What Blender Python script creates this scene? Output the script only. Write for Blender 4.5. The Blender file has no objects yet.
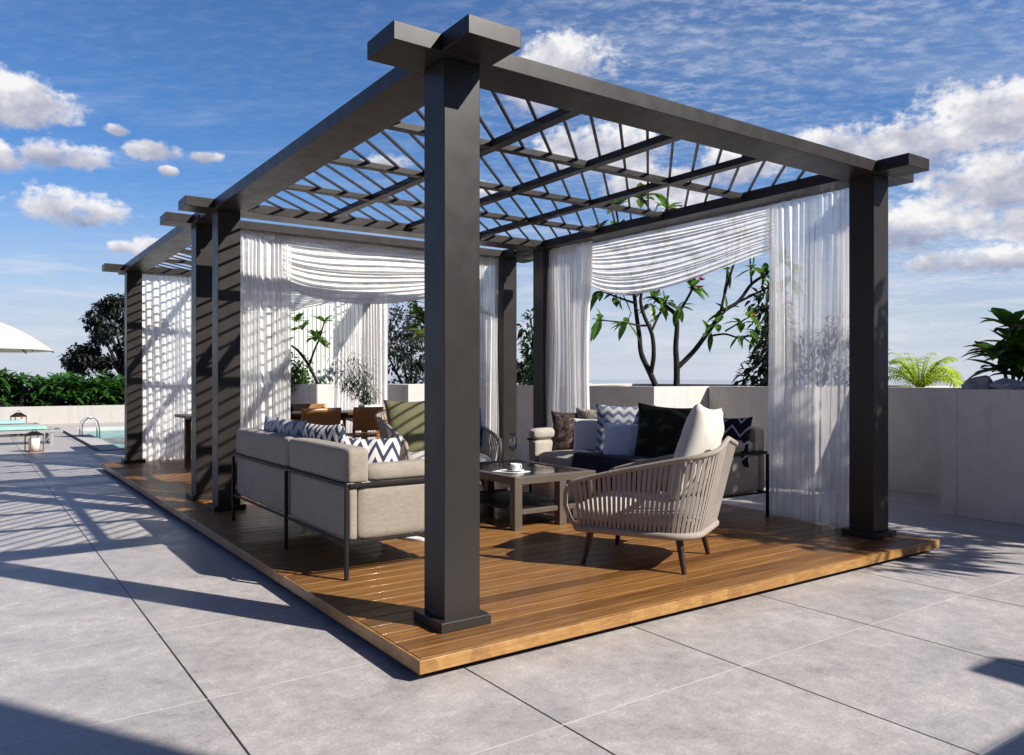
import bpy, bmesh, math, random
from mathutils import Vector, Matrix, Euler
from mathutils import noise as mnoise
random.seed(7)
SC = bpy.context.scene
COL = SC.collection
PI = math.pi
rad = math.radians

# ------------------------------------------------------------------ node helpers
class NT:
    def __init__(s, tree): s.t = tree; s.n = tree.nodes; s.l = tree.links
    def new(s, typ, **kw):
        n = s.n.new(typ)
        for k, v in kw.items(): setattr(n, k, v)
        return n
    def link(s, a, b): s.l.new(a, b)
    def setin(s, sock, v):
        if hasattr(v, 'links') and hasattr(v, 'node'): s.l.new(v, sock)
        else: sock.default_value = v
    def m(s, op, a, b=None, c=None, clamp=False):
        n = s.n.new('ShaderNodeMath'); n.operation = op; n.use_clamp = clamp
        s.setin(n.inputs[0], a)
        if b is not None: s.setin(n.inputs[1], b)
        if c is not None: s.setin(n.inputs[2], c)
        return n.outputs[0]
    def mix(s, f, a, b, blend='MIX'):
        n = s.n.new('ShaderNodeMix'); n.data_type = 'RGBA'; n.blend_type = blend
        s.setin(n.inputs[0], f); s.setin(n.inputs[6], a); s.setin(n.inputs[7], b)
        return n.outputs[2]
    def ramp(s, f, stops, interp='LINEAR'):
        n = s.n.new('ShaderNodeValToRGB'); n.color_ramp.interpolation = interp
        e = n.color_ramp.elements
        while len(e) < len(stops): e.new(0.5)
        for i, (p, c) in enumerate(stops):
            e[i].position = p; e[i].color = c if len(c) == 4 else (*c, 1)
        s.setin(n.inputs[0], f); return n.outputs[0]
    def sstep(s, v, a, b, to0=0.0, to1=1.0):
        n = s.n.new('ShaderNodeMapRange'); n.interpolation_type = 'SMOOTHSTEP'
        s.setin(n.inputs[0], v); n.inputs[1].default_value = a; n.inputs[2].default_value = b
        n.inputs[3].default_value = to0; n.inputs[4].default_value = to1
        return n.outputs[0]
    def noise(s, vec, scale, detail=4, rough=.55, dist=0.0, out='Fac'):
        n = s.n.new('ShaderNodeTexNoise'); n.inputs['Scale'].default_value = scale
        n.inputs['Detail'].default_value = detail; n.inputs['Roughness'].default_value = rough
        n.inputs['Distortion'].default_value = dist
        if vec is not None: s.l.new(vec, n.inputs['Vector'])
        return n.outputs[out]
    def vec(s, x, y, z):
        n = s.n.new('ShaderNodeCombineXYZ')
        for i, v in enumerate((x, y, z)): s.setin(n.inputs[i], v)
        return n.outputs[0]
    def sep(s, v):
        n = s.n.new('ShaderNodeSeparateXYZ'); s.l.new(v, n.inputs[0]); return n.outputs
    def mapping(s, v, scale=(1, 1, 1), rot=(0, 0, 0), loc=(0, 0, 0)):
        n = s.n.new('ShaderNodeMapping'); s.l.new(v, n.inputs[0])
        n.inputs['Scale'].default_value = scale; n.inputs['Rotation'].default_value = rot
        n.inputs['Location'].default_value = loc; return n.outputs[0]
    def coord(s, out='Object'):
        return s.n.new('ShaderNodeTexCoord').outputs[out]
    def pos(s): return s.n.new('ShaderNodeNewGeometry').outputs['Position']
    def bump(s, h, strength=.3, dist=.01, normal=None):
        n = s.n.new('ShaderNodeBump'); n.inputs['Strength'].default_value = strength
        n.inputs['Distance'].default_value = dist; s.l.new(h, n.inputs['Height'])
        if normal is not None: s.l.new(normal, n.inputs['Normal'])
        return n.outputs[0]

def newmat(name):
    m = bpy.data.materials.new(name); m.use_nodes = True
    t = NT(m.node_tree); b = m.node_tree.nodes['Principled BSDF']
    return m, t, b, m.node_tree.nodes['Material Output']
def P(b, **kw):
    names = dict(rough='Roughness', metal='Metallic', spec='Specular IOR Level', coat='Coat Weight',
                 coatr='Coat Roughness', trans='Transmission Weight', ior='IOR', sheen='Sheen Weight')
    for k, v in kw.items(): b.inputs[names[k]].default_value = v

def plain(name, col, rough=.5, var=.12, scale=6, bump=0, bscale=60, metal=0, spec=.5, coord='Object'):
    """slightly uneven plain material"""
    m, t, b, o = newmat(name); c = t.coord(coord)
    n = t.noise(c, scale, 5, .6)
    f = t.ramp(n, [(.3, tuple(x*(1-var) for x in col)), (.7, tuple(min(1, x*(1+var)) for x in col))])
    t.link(f, b.inputs['Base Color']); P(b, rough=rough, metal=metal, spec=spec)
    rr = t.sstep(t.noise(c, scale*2.3, 4), .3, .7, max(0, rough-.08), min(1, rough+.08)); t.link(rr, b.inputs['Roughness'])
    if bump:
        t.link(t.bump(t.noise(c, bscale, 4, .6), bump, .004), b.inputs['Normal'])
    return m

def fabric(name, col, scale=260, bump=.35, var=.16, rough=.9):
    m, t, b, o = newmat(name); c = t.coord('Object')
    w1 = t.noise(t.mapping(c, (1, .12, 1)), scale, 2, .5); w2 = t.noise(t.mapping(c, (.12, 1, .3)), scale, 2, .5)
    w = t.m('ADD', t.m('MULTIPLY', w1, .5), t.m('MULTIPLY', w2, .5))
    big = t.noise(c, 5, 3)
    f = t.m('ADD', t.m('MULTIPLY', w, .7), t.m('MULTIPLY', big, .3))
    t.link(t.ramp(f, [(.32, tuple(x*(1-var) for x in col)), (.68, tuple(min(1, x*(1+var)) for x in col))]), b.inputs['Base Color'])
    P(b, rough=rough, spec=.25, sheen=.15)
    h = t.m('ADD', w, t.m('MULTIPLY', t.noise(c, 14, 3), .8))
    t.link(t.bump(h, bump, .006), b.inputs['Normal'])
    return m

def chevron(name, ca, cb, nu, nv, amp, duty=.5, axes='xz'):
    """zigzag woven pattern in the cushion's own coordinates"""
    m, t, b, o = newmat(name); c = t.coord('Object'); s = t.sep(c)
    u, v = s[0], s[2]
    tri = t.m('ABSOLUTE', t.m('SUBTRACT', t.m('FRACT', t.m('MULTIPLY', u, nu)), .5))
    wob = t.m('MULTIPLY', t.noise(c, 30, 2), .06)
    q = t.m('FRACT', t.m('ADD', t.m('ADD', t.m('MULTIPLY', v, nv), t.m('MULTIPLY', tri, amp)), wob))
    k = t.m('LESS_THAN', q, duty)
    w = t.noise(t.mapping(c, (1, 1, .15)), 320, 2)
    col = t.mix(k, (*ca, 1), (*cb, 1))
    col = t.mix(t.m('MULTIPLY', w, .35), col, (.6, .6, .6, 1), 'MULTIPLY')
    t.link(col, b.inputs['Base Color']); P(b, rough=.9, spec=.2)
    t.link(t.bump(t.m('ADD', w, t.noise(c, 12, 3)), .3, .006), b.inputs['Normal'])
    return m

M = {}
# dark grey powder coated metal
def metal_mat():
    m, t, b, o = newmat('anthracite_metal'); c = t.pos()
    n = t.noise(c, 2.2, 5, .6)
    t.link(t.ramp(n, [(.3, (.0250, .0206, .0182)), (.7, (.0265, .0219, .0194))]), b.inputs['Base Color'])
    P(b, spec=.30); t.link(t.sstep(t.noise(c, 9, 5), .3, .7, .34, .42), b.inputs['Roughness'])
    t.link(t.bump(t.noise(c, 420, 2), .04, .001), b.inputs['Normal'])
    return m
M['metal'] = metal_mat()
M['frame'] = plain('black_steel', (.009, .0085, .0085), .55, .15, 8, spec=.3)
M['chrome'] = plain('brushed_steel', (.78, .79, .80), .32, .05, 4, metal=.6)
M['sofa'] = fabric('sofa_fabric', (.30, .262, .215), 180, .5, .2)
M['sofa2'] = fabric('sofa_fabric_pale', (.40, .36, .31), 180, .5, .2)
M['white_cloth'] = fabric('white_cotton', (.72, .70, .67), 220, .3, .08)
M['pale_blue_cloth'] = fabric('pale_cotton', (.60, .64, .74), 220, .3, .08)
M['olive'] = fabric('olive_cotton', (.125, .12, .062), 200, .35, .14)
M['navy'] = fabric('navy_wool', (.012, .015, .03), 120, .6, .5)
M['blue'] = fabric('blue_cotton', (.045, .09, .21), 200, .35, .2)
M['beige_pattern'] = None
M['chev_blue'] = chevron('blue_chevron', (.58, .57, .56), (.15, .18, .26), 9, 11, 1.0, .45)
M['chev_navy'] = chevron('navy_chevron', (.72, .70, .66), (.045, .055, .10), 9, 8, 1.9, .42)
M['chev_pale'] = chevron('pale_blue_weave', (.62, .61, .60), (.13, .17, .27), 8, 7, 1.6, .33)
M['zig_dark'] = chevron('dark_line_weave', (.012, .013, .02), (.45, .46, .5), 7, 8, 1.5, .18)

def blotch(name, ca, cb, cc, scale):
    m, t, b, o = newmat(name); c = t.coord('Object')
    n = t.noise(c, scale, 3, .6, .8)
    col = t.ramp(n, [(.40, ca), (.5, cb), (.56, ca), (.64, cc)], 'LINEAR')
    t.link(col, b.inputs['Base Color']); P(b, rough=.85, spec=.2)
    t.link(t.bump(t.noise(c, 40, 3), .3, .006), b.inputs['Normal']); return m
M['floral'] = blotch('dark_floral_print', (.018, .014, .014), (.11, .075, .06), (.20, .14, .11), 13)
M['green_black'] = blotch('dark_leaf_print', (.009, .010, .009), (.015, .02, .012), (.035, .05, .03), 9)
M['beige_pattern'] = blotch('beige_print', (.42, .36, .29), (.20, .16, .13), (.5, .45, .38), 26)
M['grey_white'] = fabric('ivory_cotton', (.60, .58, .52), 200, .3, .08)
M['rope'] = fabric('taupe_rope', (.33, .285, .245), 500, .5, .18)
M['legwood'] = plain('dark_walnut', (.035, .018, .012), .4, .3, 12)
M['ceramic'] = plain('white_ceramic', (.8, .79, .77), .15, .03, 5)
M['paper'] = plain('white_paper', (.78, .77, .74), .7, .04, 20)
M['dark_top'] = plain('dark_table_glass', (.020, .018, .018), .09, .2, 5)
M['table_frame'] = plain('taupe_table_frame', (.10, .078, .062), .4, .12, 7)
M['mint'] = fabric('mint_cushion', (.30, .62, .52), 150, .3, .12)
M['light_metal'] = plain('grey_aluminium', (.30, .30, .30), .4, .1, 6)
M['canvas'] = plain('cream_canvas', (.60, .555, .49), .85, .05, 3, bump=.1, bscale=200)
M['candle'] = plain('candle_wax', (.78, .73, .64), .5, .04, 10)
M['terracotta'] = plain('rust_brown_metal', (.16, .07, .04), .5, .2, 20)
M['rock'] = plain('grey_rock', (.36, .36, .40), .9, .35, 7, bump=.8, bscale=14)
M['soil'] = plain('planter_soil', (.05, .036, .026), .95, .4, 14, bump=.8, bscale=30)
M['bark'] = plain('grey_brown_bark', (.10, .07, .055), .85, .45, 9, bump=.8, bscale=40)
M['bark_dark'] = plain('dark_bark', (.012, .009, .008), .85, .45, 9, bump=.8, bscale=40)

def concrete(name, col, var=.14, rough=.75):
    m, t, b, o = newmat(name); c = t.pos()
    n1 = t.noise(c, .9, 6, .6, .4); n2 = t.noise(c, 6, 6, .65); n3 = t.noise(c, 55, 3, .6)
    f = t.m('ADD', t.m('ADD', t.m('MULTIPLY', n1, .5), t.m('MULTIPLY', n2, .33)), t.m('MULTIPLY', n3, .17))
    a = tuple(x*(1-var) for x in col); d = tuple(min(1, x*(1+var)) for x in col)
    base = t.ramp(f, [(.36, a), (.64, d)])
    spot = t.sstep(t.noise(c, 38, 2), .70, .76)
    base = t.mix(t.m('MULTIPLY', spot, .35), base, tuple(x*.55 for x in col)+(1,))
    streak = t.sstep(t.noise(t.mapping(c, (5, 5, .35)), 2.2, 4, .6), .50, .72)
    base = t.mix(t.m('MULTIPLY', streak, .22), base, tuple(x*.5 for x in col)+(1,))
    t.link(base, b.inputs['Base Color']); P(b, rough=rough)
    h = t.m('ADD', n2, t.m('MULTIPLY', n3, .6))
    t.link(t.bump(h, .18, .01), b.inputs['Normal']); return m
M['concrete'] = concrete('rendered_concrete', (.60, .565, .53))
M['pale_wall'] = concrete('pale_render', (.45, .43, .40), .06)
M['coping'] = concrete('coping_stone', (.52, .50, .47), .1, .6)

def ground_mat():
    m, t, b, o = newmat('terrace_tiles'); c = t.pos(); s = t.sep(c)
    SX, SY, OX, OY = 1.075, 1.05, .262, .364
    gx = t.m('DIVIDE', t.m('SUBTRACT', s[0], OX), SX); gy = t.m('DIVIDE', t.m('SUBTRACT', s[1], OY), SY)
    ix, iy = t.m('FLOOR', gx), t.m('FLOOR', gy)
    def dist(g, size):
        fr = t.m('FRACT', g); return t.m('MULTIPLY', t.m('MINIMUM', fr, t.m('SUBTRACT', 1.0, fr)), size)
    dx, dy = dist(gx, SX), dist(gy, SY)
    wn = t.new('ShaderNodeTexWhiteNoise', noise_dimensions='2D'); t.link(t.vec(ix, iy, 0), wn.inputs['Vector'])
    rnd = wn.outputs['Value']
    cc = t.vec(t.m('ADD', s[0], t.m('MULTIPLY', ix, 3.7)), t.m('ADD', s[1], t.m('MULTIPLY', iy, 5.1)), 0)
    n1 = t.noise(cc, 2.1, 9, .72, .5); n2 = t.noise(cc, 13, 7, .74); n3 = t.noise(c, 70, 5, .75)
    f = t.m('ADD', t.m('ADD', t.m('MULTIPLY', n1, .36), t.m('MULTIPLY', n2, .28)), t.m('MULTIPLY', n3, .36))
    base = t.ramp(f, [(.39, (.27, .25, .245)), (.46, (.40, .372, .358)), (.52, (.475, .442, .424)), (.60, (.63, .59, .565))])
    base = t.mix(t.m('MULTIPLY', rnd, .14), base, (.30, .29, .30, 1))
    pit = t.sstep(t.noise(c, 60, 3, .6), .66, .72)
    base = t.mix(t.m('MULTIPLY', pit, .45), base, (.20, .19, .19, 1))
    jx = t.m('SUBTRACT', 1.0, t.sstep(dx, .0035, .0062)); jy = t.m('SUBTRACT', 1.0, t.sstep(dy, .0020, .0045))
    base = t.mix(jx, base, (.030, .028, .028, 1))
    base = t.mix(t.m('MULTIPLY', jy, t.sstep(t.noise(c, 9, 3), .3, .6, .5, 1.0)), base, (.67, .65, .62, 1))  # pale line along these joints is an edge highlight painted into the colour
    t.link(base, b.inputs['Base Color'])
    t.link(t.sstep(t.m('ADD', t.m('MULTIPLY', n1, .6), t.m('MULTIPLY', n2, .4)), .35, .65, .30, .54), b.inputs['Roughness'])
    h = t.m('SUBTRACT', t.m('ADD', t.m('MULTIPLY', n2, .25), t.m('MULTIPLY', n3, .3)), t.m('MULTIPLY', jx, 3.0))
    t.link(t.bump(h, .16, .004), b.inputs['Normal']); P(b, spec=.5)
    return m
M['ground'] = ground_mat()

def deck_mat():
    m, t, b, o = newmat('oiled_deck_boards'); c = t.pos(); s = t.sep(c)
    W = .1405
    row = t.m('FLOOR', t.m('DIVIDE', t.m('ADD', s[1], .0), W))
    wn = t.new('ShaderNodeTexWhiteNoise', noise_dimensions='1D'); t.link(row, wn.inputs['W'])
    off = t.m('MULTIPLY', wn.outputs['Value'], 37.0)
    g = t.vec(t.m('ADD', s[0], off), t.m('ADD', s[1], off), s[2])
    grain = t.noise(t.mapping(g, (1.0, 26, 26)), 2.2, 7, .62, .5)
    fine = t.noise(t.mapping(g, (3, 160, 160)), 2.0, 3, .6)
    f = t.m('ADD', t.m('MULTIPLY', grain, .72), t.m('MULTIPLY', fine, .28))
    col = t.ramp(f, [(.30, (.085, .036, .010)), (.45, (.205, .093, .027)), (.57, (.295, .145, .045)), (.72, (.40, .225, .085))])
    tone = t.ramp(wn.outputs['Value'], [(0, (.60, .55, .50)), (.35, (.95, .95, .95)), (.7, (1, 1, 1)), (1, (1.12, 1.06, .95))])
    col = t.mix(1.0, col, tone, 'MULTIPLY')
    t.link(col, b.inputs['Base Color'])
    t.link(t.sstep(grain, .3, .7, .34, .52), b.inputs['Roughness'])
    P(b, coat=.09, coatr=.06, spec=.22)
    t.link(t.bump(t.m('ADD', grain, t.m('MULTIPLY', fine, .5)), .22, .003), b.inputs['Normal'])
    return m
M['deck'] = deck_mat()

def fascia_mat():
    m, t, b, o = newmat('deck_edge_blocks'); c = t.pos(); s = t.sep(c)
    u = t.m('ADD', s[0], s[1])
    blk = t.m('FLOOR', t.m('DIVIDE', t.m('ADD', u, t.m('MULTIPLY', t.noise(c, 3, 2), .3)), .11))
    wn = t.new('ShaderNodeTexWhiteNoise', noise_dimensions='1D'); t.link(blk, wn.inputs['W'])
    n = t.noise(t.mapping(c, (8, 8, 40)), 1.5, 5, .6)
    col = t.ramp(t.m('ADD', t.m('MULTIPLY', n, .80), t.m('MULTIPLY', wn.outputs['Value'], .20)),
                 [(.25, (.20, .085, .018)), (.5, (.33, .165, .042)), (.75, (.45, .26, .085))])
    t.link(col, b.inputs['Base Color']); P(b, rough=.42, coat=.2, coatr=.2)
    t.link(t.bump(n, .2, .003), b.inputs['Normal']); return m
M['fascia'] = fascia_mat()

def teak(name, lo, hi):
    m, t, b, o = newmat(name); c = t.coord('Object')
    g = t.noise(t.mapping(c, (2, 22, 22)), 2.4, 6, .6, .4)
    t.link(t.ramp(g, [(.3, lo), (.7, hi)]), b.inputs['Base Color']); P(b, rough=.38)
    t.link(t.bump(g, .15, .003), b.inputs['Normal']); return m
M['teak'] = teak('teak_wood', (.20, .085, .025), (.40, .19, .06))
M['tabletop_wood'] = teak('brown_table_wood', (.05, .022, .010), (.12, .055, .024))

def sheer(name, lo, hi, tlf):
    m, t, b, o = newmat(name); c = t.pos()
    n = t.noise(t.mapping(c, (1, 1, .12)), 26, 4, .6)
    tr = t.new('ShaderNodeBsdfTransparent'); tr.inputs[0].default_value = (1, 1, 1, 1)
    df = t.new('ShaderNodeBsdfDiffuse'); df.inputs[0].default_value = (.975, .965, .95, 1)
    tl = t.new('ShaderNodeBsdfTranslucent'); tl.inputs[0].default_value = (.975, .965, .95, 1)
    mx = t.new('ShaderNodeMixShader'); mx.inputs[0].default_value = tlf
    t.link(df.outputs[0], mx.inputs[1]); t.link(tl.outputs[0], mx.inputs[2])
    # woven threads cover more when the cloth is seen edge on
    lw = t.new('ShaderNodeLayerWeight'); lw.inputs[0].default_value = .5
    cov = t.m('ADD', t.m('MULTIPLY', lw.outputs['Facing'], .30), t.sstep(n, .25, .75, lo, hi), clamp=True)
    m2 = t.new('ShaderNodeMixShader'); t.link(cov, m2.inputs[0])
    t.link(tr.outputs[0], m2.inputs[1]); t.link(mx.outputs[0], m2.inputs[2])
    t.link(m2.outputs[0], o.inputs[0]); return m
M['sheer'] = sheer('sheer_white_voile', .52, .72, .66)
M['dense'] = sheer('gathered_white_voile', .66, .84, .36)
M['backlit'] = sheer('sunlit_white_voile', .74, .90, .60)
M['swag'] = sheer('layered_white_voile', .78, .92, .36)
M['swag_thin'] = sheer('thin_layered_voile', .62, .86, .60)

def leafmat(name, lo, hi, trans=.35, rough=.35):
    m, t, b, o = newmat(name); c = t.pos()
    n = t.noise(c, 5.5, 2, .5); n2 = t.noise(c, 40, 2)
    f = t.m('ADD', t.m('MULTIPLY', n, .6), t.m('MULTIPLY', n2, .4))
    col = t.ramp(f, [(.34, lo), (.66, hi)])
    t.link(col, b.inputs['Base Color']); P(b, rough=rough, spec=.45)
    tl = t.new('ShaderNodeBsdfTranslucent')
    t.link(t.mix(1.0, col, (1.5, 1.6, .7, 1), 'MULTIPLY'), tl.inputs[0])
    mx = t.new('ShaderNodeMixShader'); mx.inputs[0].default_value = trans
    t.link(b.outputs[0], mx.inputs[1]); t.link(tl.outputs[0], mx.inputs[2]); t.link(mx.outputs[0], o.inputs[0])
    return m
M['leaf'] = leafmat('green_leaf', (.030, .085, .018), (.085, .185, .035))
M['leaf_plum'] = leafmat('frangipani_leaf', (.035, .10, .020), (.13, .24, .045), .4, .3)
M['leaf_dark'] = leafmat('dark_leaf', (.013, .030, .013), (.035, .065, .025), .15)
M['leaf_black'] = leafmat('blackish_leaf', (.013, .020, .018), (.038, .046, .040), .08, .5)
M['leaf_lime'] = leafmat('lime_frond', (.34, .44, .03), (.55, .62, .07), .5)
M['leaf_hedge'] = leafmat('hedge_leaf', (.012, .050, .010), (.06, .16, .025), .25, .3)
M['leaf_grey'] = leafmat('grey_green_leaf', (.06, .075, .065), (.11, .13, .11), .2)
M['leaf_yellow'] = leafmat('yellowed_leaf', (.35, .22, .06), (.42, .20, .10), .4)
M['flower'] = plain('pink_petal', (.50, .03, .09), .6, .25, 40)

def glassmat():
    m, t, b, o = newmat('clear_glass')
    tr = t.new('ShaderNodeBsdfTransparent'); tr.inputs[0].default_value = (.97, .98, .98, 1)
    gs = t.new('ShaderNodeBsdfGlossy'); t.link(t.sstep(t.noise(t.coord('Object'), 30, 2), .4, .7, .01, .05), gs.inputs['Roughness'])
    fr = t.new('ShaderNodeLayerWeight'); fr.inputs[0].default_value = .22
    mx = t.new('ShaderNodeMixShader'); t.link(t.m('ADD', t.m('MULTIPLY', fr.outputs['Fresnel'], .8), .13, clamp=True), mx.inputs[0])
    t.link(tr.outputs[0], mx.inputs[1]); t.link(gs.outputs[0], mx.inputs[2]); t.link(mx.outputs[0], o.inputs[0]); return m
M['glass'] = glassmat()
def water_mat(name, col, rough, scale, strength, dist):
    m, t, b, o = newmat(name); c = t.pos()
    n = t.noise(c, scale, 4, .6, .6)
    t.link(t.ramp(t.noise(c, scale*.5, 4, .6, .5), [(.35, tuple(x*.7 for x in col)), (.65, tuple(x*1.25 for x in col))]), b.inputs['Base Color'])
    P(b, rough=rough, ior=1.33)
    t.link(t.bump(n, strength, dist), b.inputs['Normal']); return m
M['pool_water'] = water_mat('rippled_pool_water', (.05, .34, .36), .10, 2.4, .8, .15)
M['sea'] = water_mat('sea_water', (.24, .27, .33), .12, .02, .10, 1.0)

# ------------------------------------------------------------------ mesh helpers
class MB:
    def __init__(s): s.v = []; s.f = []
    def add(s, verts, faces):
        k = len(s.v); s.v += [tuple(v) for v in verts]; s.f += [tuple(i+k for i in f) for f in faces]
    def box(s, a, b):
        x0, y0, z0 = a; x1, y1, z1 = b
        s.add([(x0,y0,z0),(x1,y0,z0),(x1,y1,z0),(x0,y1,z0),(x0,y0,z1),(x1,y0,z1),(x1,y1,z1),(x0,y1,z1)],
              [(0,3,2,1),(4,5,6,7),(0,1,5,4),(1,2,6,5),(2,3,7,6),(3,0,4,7)])
    def bar(s, p, q, w, h, up=(0,0,1)):
        p, q = Vector(p), Vector(q); d = (q-p).normalized(); sx = d.cross(Vector(up))
        if sx.length < 1e-4: sx = d.cross(Vector((0,1,0)))
        sx.normalize(); sz = sx.cross(d).normalized()
        vs = []
        for e in (p, q):
            for i, j in ((-1,-1),(1,-1),(1,1),(-1,1)): vs.append(e + sx*(i*w/2) + sz*(j*h/2))
        s.add(vs, [(0,1,2,3),(7,6,5,4),(0,4,5,1),(1,5,6,2),(2,6,7,3),(3,7,4,0)])
    def tube(s, pts, radii, n=8, cap=True):
        pts = [Vector(p) for p in pts]
        if not hasattr(radii, '__len__'): radii = [radii]*len(pts)
        rings = []; ref = Vector((0.3, .2, 1)).normalized()
        for i, p in enumerate(pts):
            d = (pts[min(i+1, len(pts)-1)] - pts[max(i-1, 0)]).normalized()
            a = d.cross(ref)
            if a.length < 1e-3: a = d.cross(Vector((1, 0, 0)))
            a.normalize(); b = d.cross(a).normalized()
            ref2 = a.cross(d); ref = ref2 if ref2.length > 1e-3 else ref
            rings.append([p + (a*math.cos(2*PI*k/n) + b*math.sin(2*PI*k/n))*radii[i] for k in range(n)])
        k0 = len(s.v)
        for r in rings: s.v += [tuple(v) for v in r]
        for i in range(len(rings)-1):
            for k in range(n):
                a = k0+i*n+k; b = k0+i*n+(k+1) % n
                s.f.append((a, b, b+n, a+n))
        if cap:
            s.f.append(tuple(k0+k for k in range(n))[::-1]); e = k0+(len(rings)-1)*n
            s.f.append(tuple(e+k for k in range(n)))
    def lathe(s, prof, n=20, c=(0,0,0)):
        k0 = len(s.v)
        for r, z in prof:
            for k in range(n): s.v.append((c[0]+r*math.cos(2*PI*k/n), c[1]+r*math.sin(2*PI*k/n), c[2]+z))
        for i in range(len(prof)-1):
            for k in range(n):
                a = k0+i*n+k; b = k0+i*n+(k+1) % n
                s.f.append((a, b, b+n, a+n))
    def grid(s, nu, nv, fn, close=False):
        k0 = len(s.v)
        for j in range(nv+1):
            for i in range(nu+1): s.v.append(tuple(fn(i/nu, j/nv)))
        for j in range(nv):
            for i in range(nu):
                a = k0+j*(nu+1)+i; s.f.append((a, a+1, a+nu+2, a+nu+1))
    def leaf(s, base, d, nrm, L, W, droop=.25, fold=.25, seg=3):
        """one folded, drooping leaf blade: two strips about a midrib"""
        base = Vector(base); d = Vector(d).normalized(); nrm = Vector(nrm)
        side = d.cross(nrm)
        if side.length < 1e-3: side = d.cross(Vector((.3, 1, .2)))
        side.normalize(); up = side.cross(d).normalized()
        k0 = len(s.v); prof = {2: (0, .9, 0), 3: (.10, 1.0, .75, 0), 4: (.08, .8, 1.0, .7, 0)}[seg]
        for i in range(seg+1):
            t = i/seg; c = base + d*(L*t) + Vector((0, 0, -1))*(droop*L*t*t)
            w = W*.5*prof[i] if i < len(prof) else 0
            lift = up*(w*fold)
            s.v += [tuple(c - side*w + lift), tuple(c), tuple(c + side*w + lift)]
        for i in range(seg):
            a = k0+i*3
            s.f += [(a, a+1, a+4, a+3), (a+1, a+2, a+5, a+4)]
    def build(s, name, mat, parent=None, smooth=False, bevel=0, seg=2, loc=None, angle=35):
        me = bpy.data.meshes.new(name); me.from_pydata(s.v, [], s.f); me.update()
        o = bpy.data.objects.new(name, me); COL.objects.link(o)
        if mat is not None: me.materials.append(mat)
        if smooth:
            for p in me.polygons: p.use_smooth = True
        if bevel:
            b = o.modifiers.new('bevel', 'BEVEL'); b.width = bevel; b.segments = seg; b.limit_method = 'ANGLE'; b.angle_limit = rad(40)
            for p in me.polygons: p.use_smooth = True
            b.harden_normals = True
        if parent is not None: o.parent = parent
        if loc is not None: o.location = loc
        return o

def tag(o, label=None, cat=None, group=None, kind=None):
    if label: o['label'] = label
    if cat: o['category'] = cat
    if group: o['group'] = group
    if kind: o['kind'] = kind
    return o
def thing(name, label, cat, loc=(0,0,0), rz=0, group=None):
    o = bpy.data.objects.new(name, None); COL.objects.link(o)
    o.location = loc; o.rotation_euler = (0, 0, rz); o.empty_display_size = .1
    return tag(o, label, cat, group)
def copy_tree(o, parent=None):
    c = o.copy(); COL.objects.link(c)
    if parent is not None: c.parent = parent
    for ch in list(o.children): copy_tree(ch, c)
    return c
def rnd(a, b): return random.uniform(a, b)
def rvec(): 
    while True:
        v = Vector((rnd(-1,1), rnd(-1,1), rnd(-1,1)))
        if .05 < v.length < 1: return v.normalized()

# ------------------------------------------------------------------ camera, sun, sky
HEAD = rad(55.0155)                       # the deck's long front edge lies this far right of the view
FWD = (math.cos(HEAD), math.sin(HEAD)); RGT = (math.sin(HEAD), -math.cos(HEAD))
cam = bpy.data.cameras.new('camera'); co = bpy.data.objects.new('camera', cam); COL.objects.link(co)
co.location = (-1.6441, -3.0640, 1.35); co.rotation_euler = (rad(90), 0, HEAD - PI/2)
cam.sensor_width = 36; cam.lens = 779/1024*36; cam.shift_y = 1.5/1024; cam.clip_end = 60000; cam.clip_start = .05
SC.camera = co
SUN_EL = rad(35.7); SUN_AZ = (.507, -.862)
sd = Vector((SUN_AZ[0]*math.cos(SUN_EL), SUN_AZ[1]*math.cos(SUN_EL), math.sin(SUN_EL))).normalized()
sl = bpy.data.lights.new('sun', 'SUN'); so = bpy.data.objects.new('sun', sl); COL.objects.link(so)
so.rotation_euler = sd.to_track_quat('Z', 'Y').to_euler(); so.location = (8, -12, 12)
sl.energy = 5.0; sl.angle = rad(.5); sl.color = (1.0, .945, .87)

# cumulus clouds: (azimuth right of the heading, elevation, half width, half height) in degrees
CLOUDS = [(-33.0,16.6,4.6,1.8),(-34.6,13.4,2.4,1.2),(-29.6,13.9,2.8,1.1),(-29.3,10.7,3.3,1.5),(-24.6,14.9,1.9,.9),(-21.4,14.8,1.3,.5),
          (-26.8,15.9,.9,.5),(-23.8,13.7,.7,.45),(-26.6,8.6,1.1,.5),(-24.6,8.5,1.8,1.0),(-25.6,14.9,1.0,.5),
          (4.4,21.9,3.8,2.3),(6.6,16.2,5.0,2.3),(1.6,20.2,2.2,1.9),(10.4,13.6,4.2,2.0),(16.5,14.8,3.2,2.0),(13.0,12.0,3.0,1.2),
          (26.5,14.9,6.5,2.3),(33.0,16.0,6.0,2.7),(22.0,15.2,3.4,1.5),(32.4,12.2,5.2,2.3),(27.5,9.9,4.6,2.1),(25.0,9.4,2.5,1.3),(31.4,7.4,4.6,1.0),(34.5,9.4,2.5,1.6),
          (-3.5,13.6,2.5,1.0),(-9.0,15.2,2.0,.8),
          (60,14,9,4),(-60,15,9,3),(45,20,6,3)]
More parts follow.
